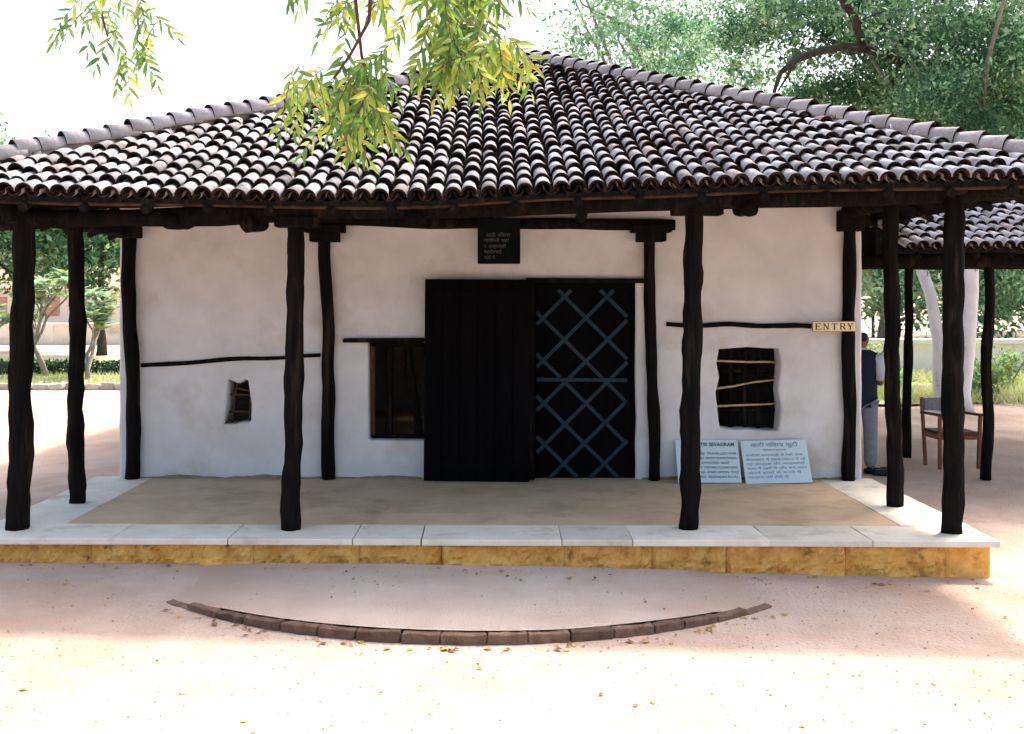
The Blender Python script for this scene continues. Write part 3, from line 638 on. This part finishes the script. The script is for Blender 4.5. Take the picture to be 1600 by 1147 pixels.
boxpart('backrest', (0, .245, .75), (.46, .022, .16), 'chair_back', ch, (R(-5), 0, 0), .006)

# ------------------------------------------------------------------ foliage helpers
def leaves_mesh(name, centers, size, mats, weights, parent=None, droop=.3, aspect=.45, size_j=.35, fold=True):
    c = np.asarray(centers, dtype=float); n_ = len(c)
    d = rng.normal(size=(n_, 3)); d[:, 2] -= droop; d /= np.linalg.norm(d, axis=1)[:, None]
    w = rng.normal(size=(n_, 3)); w = np.cross(d, w); w /= np.linalg.norm(w, axis=1)[:, None]; nn = np.cross(d, w)
    L_ = size*(1+size_j*rng.uniform(-1, 1, n_))[:, None]; W_ = L_*aspect*.5
    P = np.stack([c, c+d*L_*.45+w*W_+nn*L_*.06, c+d*L_-nn*L_*.08, c+d*L_*.45-w*W_+nn*L_*.06], axis=1).reshape(-1, 3)
    me = bpy.data.meshes.new(name); me.vertices.add(n_*4); me.vertices.foreach_set('co', P.ravel())
    me.loops.add(n_*4); me.polygons.add(n_); me.loops.foreach_set('vertex_index', np.arange(n_*4)); me.polygons.foreach_set('loop_start', np.arange(0, n_*4, 4))
    for x in mats: me.materials.append(MATS[x])
    me.polygons.foreach_set('material_index', rng.choice(len(mats), n_, p=weights)); me.update(calc_edges=True); me.validate()
    return link(name, me, parent)
def crown_points(center, rad, nclump, per, spread, hollow=.35, flat=1.0):
    out = []; cl = []
    while len(cl) < nclump:
        p = rng.uniform(-1, 1, 3); r = np.linalg.norm(p)
        if r > 1 or r < hollow: continue
        if noise.noise(Vector(p*2.1)+Vector(center)*.37) < -.18: continue
        cl.append(np.array(center)+p*np.array(rad))
    for q in cl: out.append(q+rng.normal(size=(per, 3))*np.array([spread, spread, spread*.65])*rng.uniform(.6, 1.3))
    return np.concatenate(out), cl
def tree(name, label, base, center, rad, nclump, per, spread, size, mats, weights, bark='bark', r0=.2, group=None, nlimb=14, cat='tree', hollow=.35, fork=None):
    t = empty(name, base, label, cat, group); b = Vector(base); c = Vector(center)-b
    mb = MB(); top = Vector((c.x*.8, c.y*.8, c.z-rad[2]*.25)); pts = logpts((0, 0, -.1), top, 12, r0*1.2, len(label))
    mb.tube(pts, [r0*(1.25 if i == 0 else 1)*(1-.65*i/11) for i in range(12)], 9, 0, .2, 1); mb.build('trunk', bark, t, True)
    P, cl = crown_points((0, 0, 0), rad, nclump, per, spread, hollow); P += np.array(c)
    limbs = MB()
    for k in range(nlimb):
        e = Vector(cl[rng.integers(len(cl))])+c; s = pts[rng.integers(6, 12)]; m_ = s.lerp(e, .5)+Vector((0, 0, rng.uniform(-.1, .35)*rad[2]*.4))
        q = [s, s.lerp(m_, .5)+Vector(rng.normal(size=3)*.1*rad[0]*.3), m_, m_.lerp(e, .5)+Vector(rng.normal(size=3)*.08*rad[0]*.3), e]
        limbs.tube(q, [r0*.42, r0*.3, r0*.22, r0*.13, r0*.05], 6)
    limbs.build('limbs', bark, t, True)
    leaves_mesh('crown', P, size, mats, weights, t); return t

# ------------------------------------------------------------------ trees to the right
wt = empty('white_barked_tree', (7.95, 17.5, 0), 'tall white-barked tree with two pale stems behind the shelter', 'tree')
mb = MB(); pts = [Vector(p) for p in ((.0, 0, -.1), (-.02, 0, .3), (.1, 0, 1.0), (.17, 0, 2.0), (.2, .05, 3.0), (.3, .1, 3.9), (.35, .1, 4.5))]
mb.tube(pts, [.30, .25, .215, .205, .2, .16, .11], 14, 0, .12, 2); mb.build('trunk', 'bark_white', wt, True)
mb = MB(); mb.tube([(-.12, .05, -.1), (-.24, .05, .4), (-.28, .05, 1.2), (-.42, .05, 2.0), (-.65, .1, 2.7), (-.95, .2, 3.5), (-1.2, .2, 4.3)], [.18, .13, .105, .10, .095, .08, .05], 12, 0, .12, 4); mb.build('stem', 'bark_white', wt, True)
mb = MB()
for e in ((-.5, -3.6, 7.8), (-2.6, .8, 8.5), (0, 1, 10), (1.5, 1.6, 9.5), (-1.2, .4, 7)): mb.tube([(.35, .1, 4.3), (.3+e[0]*.4, e[1]*.5+.8, 5.9), e], [.05, .035, .015], 7)
mb.build('limbs', 'bark_grey', wt, True)
P1, c1 = crown_points((.3, .6, 8.6), (4.2, 3.0, 3.2), 150, 130, .42)
P1b, _ = crown_points((-.7, -3.7, 7.9), (2.6, 1.7, .9), 70, 130, .34, 0); P1 = np.concatenate([P1, P1b]); leaves_mesh('crown', P1, .13, ['leaf_teal', 'leaf_dark', 'leaf_pale'], [.5, .25, .25], wt)

nt_ = empty('spreading_tree', (13.6, 20.5, 0), 'large dark-limbed spreading tree with blue-green leaves above the roof', 'tree')
mb = MB(); mb.tube(logpts((0, 0, -.1), (-1.2, 0, 6.2), 10, .3, 3), [.5-.025*i for i in range(10)], 10, 0, .2, 2); mb.build('trunk', 'bark', nt_, True)
def limb(pts, r0, r1):
    mb = MB(); k = len(pts); mb.tube(pts, [r0+(r1-r0)*i/(k-1) for i in range(k)], 8, 0, .2, k); mb.build('limb', 'bark', nt_, True)
def bp(px, py, y): return ((px-772)/1600*y-13.6, y-20.5, 2+(460-py)/1600*y)     # a spot along the sight line, in tree coordinates
limb([(-1.2, 0, 6.0), bp(1640, 100, 23.5), bp(1500, 105, 21.5), bp(1400, 90, 18.3), bp(1352, 72, 17.6), bp(1338, 25, 17.4), bp(1305, -25, 17.2), bp(1270, -90, 17)], .10, .06)
limb([bp(1358, 74, 17.6), bp(1320, 70, 17.4), bp(1275, 80, 17.2), bp(1245, 92, 17), bp(1222, 112, 16.9), bp(1212, 140, 16.8), bp(1209, 160, 16.7)], .085, .022)
limb([bp(1245, 92, 17), bp(1232, 118, 17.3), bp(1218, 140, 17.5)], .04, .012); limb([bp(1345, 35, 17.5), bp(1365, 22, 17.6), bp(1388, 13, 17.7)], .03, .012)
for px, py, y in ((1560, -60, 21), (1650, 60, 22), (1420, -80, 20), (1300, 170, 21)):
    limb([(-1.2, .5, 6.0), tuple(Vector((-1.2, 1.5, 6.4)).lerp(Vector(bp(px, py, y)), .5)+Vector((0, 1.2, .4))), bp(px, py, y+1.2)], .045, .015)
P2 = []
for px, py, y, sx, sz, k, pr in ((1130, 40, 20, 1.1, .9, 24, 110), (1250, 10, 19, 1.3, 1.0, 28, 120), (1420, 60, 19.5, 1.5, 1.1, 60, 130), (1560, 60, 20, 1.6, 1.3, 66, 130), (1500, 165, 20, 1.7, .7, 60, 130),
                             (1340, 165, 20.5, 1.6, .65, 46, 130), (1200, 150, 21, 1.0, .6, 14, 110), (1050, 80, 21.5, .9, .9, 14, 100), (1660, 150, 20.5, 1.3, 1.2, 30, 120), (1600, 235, 21, 1.2, .5, 20, 120), (1400, -110, 20, 3.4, 1.2, 40, 100), (1500, 110, 18.2, 1.0, .9, 30, 120), (1590, 170, 17.0, 1.0, .9, 36, 120), (1500, 175, 17.0, .8, .6, 26, 120), (1560, 40, 18.2, .9, .8, 22, 120)):
    c_ = bp(px, py, y); q, _ = crown_points((0, 0, 0), (sx*1.15, 1.3, sz*1.1), k, int(pr*1.9), .20, .0); P2.append(q+np.array(c_))
leaves_mesh('crown', np.concatenate(P2), .082, ['leaf_teal', 'leaf_dark', 'leaf_pale'], [.5, .28, .22], nt_)
tree('feathery_tree', 'pale feathery tree rising behind the roof apex', (4.6, 31, 0), (5.0, 31, 9.4), (3.6, 3, 4.6), 120, 90, .5, .20, ['leaf_pale', 'leaf_teal'], [.6, .4], 'bark_grey', .25, hollow=.2)

# far trees beyond the compound wall
TN = ['pale round tree beyond the compound wall close to the hut corner', 'dark green tree beyond the compound wall between the shelter posts', 'broad green tree beyond the wall right behind the white trunks', 'light green tree beyond the wall at the picture\'s right edge', 'tall yellowish tree beyond the wall right of the armchair']
for i, (x, y, h, r, m_) in enumerate(((17.5, 46, 6.5, 3.6, 0), (19.5, 42, 7.5, 3.4, 1), (24.5, 50, 8, 4.2, 1), (24.5, 44, 6.8, 3.2, 0), (30, 55, 8.5, 4.2, 0))):
    tree('garden_tree', TN[i], (x, y, 0), (x, y, h*.52), (r, r*.8, h*.5), 60, 80, .55, .34, ['leaf_pale', 'leaf_teal', 'leaf_weed'] if m_ == 0 else ['leaf_teal', 'leaf_dark', 'leaf_pale'], [.5, .35, .15], 'bark_grey', .2, 'trees beyond the wall', 6, hollow=.1)
# trees to the left
TL = ['dark tree standing behind the frangipani shrubs, nearest the hut wall', 'dark tree between the two leftmost verandah posts in the distance', 'dark green tree at the picture\'s left edge below the eave', 'blue-green tree whose top shows over the eave at far left']
for i, (x, y, cz, rx, rz_, zz) in enumerate(((-12.6, 33, 4.6, 2.8, 2.5, 0), (-16.2, 36, 4.6, 3.0, 2.6, 0), (-18.5, 34, 4.4, 2.6, 2.4, 0), (-17.0, 32, 5.9, 1.9, 2.2, 1))):
    tree('garden_tree', TL[i], (x, y, 0), (x, y, cz), (rx, 2.2, rz_), 80, 110, .38, .24, ['leaf_dark', 'leaf_teal', 'leaf_pale'], [.35, .40, .25] if not zz else [.2, .5, .3], 'bark', .16, 'trees behind the left lawn', 7, hollow=.1)
# frangipani shrubs with whorls of long leaves
def whorl_leaf(mb, o, d, up, L_, W_, m_):
    s = d.cross(up).normalized(); n_ = s.cross(d); k = 4; v = []
    for i in range(k+1):
        t = i/k; w = W_*math.sin(math.pi*(t*.9+.06)); c = o+d*L_*t-Vector((0, 0, 1))*L_*.25*t*t
        v += [c-s*w+n_*w*.3, c, c+s*w+n_*w*.3]
    f = []
    for i in range(k): a = i*3; f += [(a, a+1, a+4, a+3), (a+1, a+2, a+5, a+4)]
    mb.add(v, f, m_)
def frangipani(base, h, w, seed, label):
    rs = random.Random(seed); t = empty('frangipani_shrub', base, label, 'shrub', 'frangipani shrubs on the left lawn'); br = MB(); lf = MB(); tips = []
    def grow(p, d, L_, r, lvl):
        e = p+d*L_; br.tube([p, p.lerp(e, .5)+Vector([rs.gauss(0, .03) for _ in range(3)]), e], [r, r*.85, r*.75], 6)
        if lvl <= 1: tips.append((e, d))
        if lvl == 0: return
        for k in range(3 if rs.random() < .45 else 2):
            a = rs.uniform(0, 6.28); q = (d*.75+Vector((math.cos(a)*.7*w, math.sin(a)*.7*w, rs.uniform(.1, .7)))).normalized(); grow(e, q, L_*rs.uniform(.45, 1.0), r*.68, lvl-1)
    for k in range(2): 
        a = rs.uniform(0, 6.28); grow(Vector((rs.uniform(-.1, .1), rs.uniform(-.1, .1), -.05)), Vector((math.cos(a)*.4*w, math.sin(a)*.4*w, 1)).normalized(), h*.36, .06, 3)
    for e, d in tips:
        for k in range(9):
            a = k*2.4+rs.uniform(-.3, .3); q = (Vector((math.cos(a), math.sin(a), rs.uniform(.1, .9)))+d*.3).normalized(); whorl_leaf(lf, e, q, Vector((.01, .02, 1)), rs.uniform(.26, .42), rs.uniform(.04, .065), rs.choice((0, 0, 1, 2)))
    br.build('branches', 'bark_grey', t, True); lf.build('crown', ['leaf_plum', 'leaf_weed', 'leaf_pale'], t, True)
frangipani((-9.3, 23.6, 0), 1.9, .8, 3, 'frangipani shrub with forked grey branches nearest the hut wall')
frangipani((-10.7, 24.6, 0), 2.5, 1.0, 5, 'taller frangipani shrub between the two leftmost posts')
frangipani((-12.2, 24.0, 0), 2.3, .9, 8, 'frangipani shrub at the picture\'s left edge')
# lawn, hedge, kerb
def patch(name, x0, x1, y0, y1, mt, z):
    xs_ = np.linspace(x0, x1, 30); ys_ = np.linspace(y0, y1, 14); v = [(x, y+(.5*math.sin(x*.7) if j == 0 else 0), z+.03*noise.noise(Vector((x*.6, y*.6, 1)))) for j, y in enumerate(ys_) for x in xs_]
    return tag(pydata(name, v, [(j*30+i, j*30+i+1, (j+1)*30+i+1, (j+1)*30+i) for j in range(13) for i in range(29)], [mt], smooth=True), kind='structure')
patch('lawn', -30, -5, 21.9, 33, 'lawn', .05); patch('lawn', 5.5, 34, 18.6, 23.6, 'lawn', .04)
kb = empty('stone_kerb', (-10, 21.6, 0), 'low row of grey stones edging the left lawn', 'kerb')
kx = -15.5
while kx < -7.2:
    L_ = random.uniform(.28, .5); o = boxpart('stone', (kx+L_/2+10, random.gauss(0, .02), .06), (L_-.03, .16, .16+random.uniform(-.03, .04)), 'kerb_stone', kb, (random.gauss(0, .05), random.gauss(0, .05), random.gauss(0, .06)), .025); kx += L_
hd = empty('low_hedge', (-11.5, 25.2, 0), 'low dark clipped hedge crossing the left lawn', 'hedge')
hp = np.stack([rng.uniform(-4.6, 3.8, 9000), rng.uniform(-.28, .28, 9000), rng.uniform(0, .38, 9000)], 1); leaves_mesh('foliage', hp, .10, ['leaf_hedge', 'leaf_dark'], [.8, .2], hd)
# compound walls
def cwall(x0, x1, y, h, label):
    w = empty('compound_wall', ((x0+x1)/2, y, 0), label, 'wall'); L_ = x1-x0
    boxpart('panel', (0, 0, h/2-.1), (L_, .2, h+.2-.12), 'compound', w, None, 0); boxpart('coping', (0, 0, h-.02), (L_, .32, .12), 'compound', w, None, .02)
    k = int(L_/3)
    for i in range(k+1): boxpart('pier', (-L_/2+i*L_/k, -.02, h/2-.1), (.3, .3, h+.08), 'compound', w, None, .01)
cwall(8, 44, 24.2, .90, 'long cream boundary wall behind the white-barked tree'); cwall(-40, -8, 41, .82, 'long cream boundary wall beyond the left lawn')
far = MB(); 
hs = empty('distant_house', (-25.5, 62, 0), 'pale low house with tiled roof beyond the left boundary wall', 'house')
boxpart('wall', (0, 0, 1.1), (9, 5, 2.6), 'house_wall', hs, None, 0)
mb = MB(); mb.add([(-5, -3.2, 2.35), (5, -3.2, 2.35), (5, 3.2, 2.35), (-5, 3.2, 2.35), (-3.6, 0, 3.7), (3.6, 0, 3.7)], [(0, 1, 5, 4), (1, 2, 5), (2, 3, 4, 5), (3, 0, 4), (3, 2, 1, 0)]); mb.build('roof', 'house_roof', hs)
for x in (-3, 0, 3): boxpart('window', (x, -2.52, 1.3), (.9, .06, 1.1), 'house_roof', hs, None, 0)
up = empty('utility_pole', (17.5, 47, 0), 'thin dark pole standing beyond the cream boundary wall', 'pole'); mb = MB(); mb.tube([(0, 0, -.2), (0, 0, 3), (.02, 0, 6.5)], [.08, .07, .05], 8); mb.build('shaft', 'pole', up, True); boxpart('crossarm', (0, 0, 6.2), (1.2, .1, .1), 'pole', up)
# grass and weeds
def blades(name, n_, xr, yr, h, mt, dens=None):
    x = rng.uniform(*xr, n_); y = rng.uniform(*yr, n_)
    keep = np.array([noise.noise(Vector((a*.55, b*.55, 6.6))) > -.12 for a, b in zip(x, y)]); x, y = x[keep], y[keep]; n_ = len(x)
    hh = h*rng.uniform(.4, 1.2, n_); a = rng.uniform(0, 6.28, n_); ln = rng.normal(size=(n_, 2))*.45*hh[:, None]; w = .012+.01*rng.random(n_)
    z0 = np.full(n_, .02)
    P = np.stack([np.stack([x-np.cos(a)*w, y-np.sin(a)*w, z0], 1), np.stack([x+np.cos(a)*w, y+np.sin(a)*w, z0], 1), np.stack([x+ln[:, 0], y+ln[:, 1], z0+hh], 1)], 1).reshape(-1, 3)
    me = bpy.data.meshes.new(name); me.vertices.add(n_*3); me.vertices.foreach_set('co', P.ravel()); me.loops.add(n_*3); me.polygons.add(n_)
    me.loops.foreach_set('vertex_index', np.arange(n_*3)); me.polygons.foreach_set('loop_start', np.arange(0, n_*3, 3)); me.materials.append(MATS[mt]); me.update(calc_edges=True); return link(name, me)
tag(blades('grass', 26000, (6, 22), (18.2, 24), .28, 'grass'), 'tufts of yellow-green grass before the cream boundary wall', 'grass', kind='stuff')
tag(blades('grass', 22000, (-17, -6.5), (21.9, 31), .14, 'grass'), 'short grass of the lawn behind the stone kerb', 'grass', kind='stuff')
WL = ['low leafy weed shrub beside the wall right of the tall white stem', 'low weed shrub between the right verandah posts and the wall', 'small weed shrub at the foot of the white-barked tree', 'leafy weed shrub near the hut corner before the boundary wall']
for i, (x, y, r, h) in enumerate(((10.4, 20.6, .5, .8), (8.1, 22.5, .8, 1.0), (9.2, 19.2, .4, .5), (7.9, 20.5, .4, .6))):
    w = empty('weed_shrub', (x, y, 0), WL[i], 'shrub', 'weed shrubs by the boundary wall'); mb = MB()
    for k in range(7): a = k*.9; mb.tube([(0, 0, -.05), (math.cos(a)*r*.4, math.sin(a)*r*.4, h*.5), (math.cos(a)*r*.8, math.sin(a)*r*.8, h*.9)], [.015, .012, .006], 5)
    mb.build('stems', 'bark_grey', w); q, _ = crown_points((0, 0, h*.6), (r, r, h*.5), 14, 40, .12, 0); leaves_mesh('foliage', q, .12, ['leaf_weed', 'leaf_teal'], [.6, .4], w)

# fallen leaves scattered over the yard
V = []; F = []; MI = []
for i in range(240):
    if i < 90: a = random.uniform(A0, A1); x, y = arc(a, ARC_R+.08+abs(random.gauss(0, .05)))
    elif i < 150: x = random.uniform(-3.6, 3.4); y = 7.38-SK*x-abs(random.gauss(0, .18))
    else: y = random.uniform(4.2, 7.3); x = random.uniform(-.58, .6)*y
    z = ghz(x, y)+.004+(.045 if (math.hypot(x-ARC_C[0], y-ARC_C[1]) < ARC_R-.1 and y < 7.4 and abs(x) < 1.7) else 0)
    L_ = random.choice((random.uniform(.014, .03), random.uniform(.02, .065))); w = L_*random.uniform(.25, .4); a = random.uniform(0, 6.28); c_, s_ = math.cos(a), math.sin(a); h = random.uniform(.002, .014); k = len(V)
    V += [(x, y, z), (x+c_*L_*.5-s_*w, y+s_*L_*.5+c_*w, z+h), (x+c_*L_, y+s_*L_, z+h*.4), (x+c_*L_*.5+s_*w, y+s_*L_*.5-c_*w, z+h)]; F += [(k, k+1, k+2), (k, k+2, k+3)]; m_ = int(random.random() < .45); MI += [m_, m_]
tag(pydata('fallen_leaves', V, F, ['litter', 'litter_brown'], mi=MI), 'small yellow and brown fallen leaves scattered over the earth yard', 'leaves', kind='stuff')

V = []; F = []
for i in range(3200):
    y = random.uniform(4.3, 7.3); x = random.uniform(-.56, .56)*y; r = random.choice((.002, .003, .003, .005, .008))*random.uniform(.7, 1.3)
    ins = math.hypot(x-ARC_C[0], y-ARC_C[1]) < ARC_R-.05 and abs(x) < 1.6
    if abs(math.hypot(x-ARC_C[0], y-ARC_C[1])-ARC_R) < .06: continue
    z = ghz(x, y)+(.045 if ins else 0)+r*.3; k = len(V)
    V += [(x+r*random.uniform(.7, 1.3), y, z), (x, y+r*random.uniform(.7, 1.3), z), (x-r*random.uniform(.7, 1.3), y, z), (x, y-r*random.uniform(.7, 1.3), z), (x, y, z+r*random.uniform(.5, .9))]; F += [(k, k+1, k+4), (k+1, k+2, k+4), (k+2, k+3, k+4), (k+3, k, k+4)]
tag(pydata('gravel', V, F, ['grit']), 'fine reddish grit strewn over the earth yard', 'gravel', kind='stuff')

# ------------------------------------------------------------------ neem tree overhead: trunk behind the viewer, sprays hanging into view
nm = empty('neem_tree', (-2.6, -1.8, 0), 'neem tree whose yellow-green leaf sprays hang in front of the roof', 'tree'); nv = Vector((-2.6, -1.8, 0))
mb = MB(); mb.tube(logpts((0, 0, -.1), (.4, .3, 4.4), 10, .15, 9), [.26-.013*i for i in range(10)], 10, 0, .2, 2); mb.build('trunk', 'bark', nm, True)
def nlimb(pts, r0, r1, name='limb', mt='bark'):
    mb = MB(); k = len(pts); mb.tube([Vector(p)-nv for p in pts], [r0+(r1-r0)*i/(k-1) for i in range(k)], 7, 0, .15, k); mb.build(name, mt, nm, True)
nlimb([(-2.2, -1.5, 4.3), (-1.7, 0, 4.7), (-1.0, 1.6, 4.6), (-.4, 2.9, 4.1), (-.05, 3.4, 3.6)], .13, .02); nlimb([(-1.7, 0, 4.7), (-1.9, 2.0, 4.7), (-1.75, 3.4, 4.2), (-1.6, 4.0, 3.5)], .07, .015); nlimb([(-2.2, -1.5, 4.3), (-3.2, -1.9, 5.6), (-3.8, -2.6, 6.8)], .12, .03); nlimb([(-1.0, 1.6, 4.6), (-.7, 2.5, 4.0), (-.45, 2.95, 3.4)], .03, .012)
def q3(px, py, y): return Vector(((px-772)/1600*y, y, 2+(460-py)/1600*y))
TW = [[(-.40, 3.0, 3.4), (-.36, 3.0, 2.9), (-.365, 3.0, 2.80), (-.42, 3.0, 2.70), (-.47, 3.0, 2.63)],
      [(-.38, 3.0, 3.3), (-.42, 3.05, 2.95), (-.40, 3.1, 2.72), (-.36, 3.1, 2.55)],
      [(-.05, 3.4, 3.6), (-.04, 3.3, 3.0), (-.05, 3.25, 2.80), (.0, 3.2, 2.65)], [(-.05, 3.4, 3.6), (-.10, 3.1, 3.0), (-.13, 3.1, 2.75)], [(-1.6, 4.0, 3.5), (-1.55, 4.0, 3.2), (-1.5, 4.0, 3.0)]]
for t in TW: nlimb(t, .008, .0035, 'twig', 'twig')
def neem_leaf(start, d, L_, nleaf, size, mix):
    mb = MB(); d = d.normalized(); side = d.cross(Vector((random.gauss(0, .5), 1, random.gauss(0, .3)))).normalized(); pts = []
    for i in range(7):
        t = i/6; pts.append(start+d*L_*t+Vector((0, 0, -1))*L_*.45*t*t)
    mb.tube([p-nv for p in pts], [.0016-.0001*i for i in range(7)], 4, 0)
    for i in range(nleaf):
        t = .12+.88*i/(nleaf-1); k = min(5, int(t*6)); p = pts[k].lerp(pts[k+1], t*6-k); ax = (pts[k+1]-pts[k]).normalized(); sg = 1 if i % 2 else -1
        if i == nleaf-1: ld_ = ax
        else: ld_ = (ax*.75+side*sg*random.uniform(.7, 1.1)+Vector((random.gauss(0, .15), random.gauss(0, .25), -.35))).normalized()
        w_ = ld_.cross(Vector((random.gauss(0, .5), 1.0, random.gauss(0, .5)))).normalized(); nn = w_.cross(ld_)
        S_ = size*random.uniform(.7, 1.15)*(.75+.5*math.sin(math.pi*min(1, t*.9))); W_ = S_*.135; v = []
        cv = random.uniform(-.25, .25)
        prof = ((0, .05), (.15, .75), (.38, 1.0), (.62, .8), (.85, .38), (1, .02))
        for (tt, ww) in prof:
            c_ = p+ld_*S_*tt+w_*S_*cv*tt*tt+Vector((0, 0, -1))*S_*.12*tt*tt
            v += [c_-w_*W_*ww+nn*W_*ww*.35-nv, c_-nv, c_+w_*W_*ww*.85+nn*W_*ww*.35-nv]
        f = []
        for j in range(5): a = j*3; f += [(a, a+1, a+4, a+3), (a+1, a+2, a+5, a+4)]
        mb.add(v, f, 1+int(np.searchsorted(np.cumsum(mix), random.random())) if True else 1)
    mb.build('leaf', ['twig', 'neem_green', 'neem_lime', 'neem_yellow', 'neem_orange', 'neem_orange'], nm, True)
SPR = [  # px, py of the leaf base, depth, how many, spread, colour mix
    (560, 170, 3.0, 6, 40, (.75, .22, .03, 0)), (600, 150, 3.05, 5, 30, (.8, .18, .02, 0)), (520, 190, 3.0, 5, 35, (.35, .5, .13, .02)), (470, 165, 3.0, 4, 30, (.3, .55, .15, 0)),
    (560, 215, 3.0, 4, 30, (.45, .4, .13, .02)), (590, 205, 3.1, 4, 25, (.5, .4, .1, 0)), (545, 60, 3.05, 3, 25, (.5, .4, .1, 0)), (500, -10, 3.1, 3, 25, (.85, .15, 0, 0)), (630, 0, 3.2, 5, 30, (.05, .35, .58, .02)), (590, 20, 3.1, 3, 20, (.2, .5, .3, 0)),
    (690, 20, 3.1, 6, 30, (.75, .25, 0, 0)), (725, 10, 3.2, 6, 32, (.7, .3, 0, 0)), (765, 30, 3.2, 6, 22, (.65, .3, .05, 0)), (720, 80, 3.1, 7, 35, (.7, .28, .02, 0)), (752, 85, 3.15, 7, 26, (.6, .35, .05, 0)),
    (690, 90, 3.1, 4, 25, (.55, .4, .05, 0)), (700, 125, 3.0, 5, 25, (.25, .6, .13, .02)), (735, 122, 3.05, 5, 26, (.4, .5, .1, 0)), (785, 112, 3.1, 5, 16, (.1, .55, .28, .07)), (800, 122, 3.1, 3, 12, (.1, .5, .3, .1)), (660, 60, 3.2, 3, 25, (.4, .45, .15, 0)),
    (165, 25, 4.0, 4, 36, (.45, .5, .05, 0)), (215, 55, 4.0, 4, 30, (.5, .45, .05, 0)), (135, 55, 4.0, 3, 25, (.45, .5, .05, 0)), (190, 100, 4.0, 2, 24, (.5, .45, .05, 0))]
for px, py, y, k, sp, mx in SPR:
    mx = tuple(mx)
    for i in range(int(k*1.45+.5)):
        st = q3(px+random.gauss(0, sp*.5), py+random.gauss(0, sp*.5)-52 if px > 300 else py+random.gauss(0, sp*.5)-30, y+random.uniform(-.12, .12))
        small = px < 300
        neem_leaf(st, Vector((random.gauss(-.12 if px > 640 else 0, .68), random.gauss(0, .55), -.75+random.gauss(0, .25))), random.uniform(.09, .16), random.choice((8, 9, 10, 11)), .050 if not small else .052, mx)
q, _ = crown_points((-1.2, -1.2, 6.3), (2.4, 2.2, 1.2), 70, 60, .3, 0); leaves_mesh('crown', q, .07, ['neem_green', 'neem_lime'], [.8, .2], nm).location = -0*nv
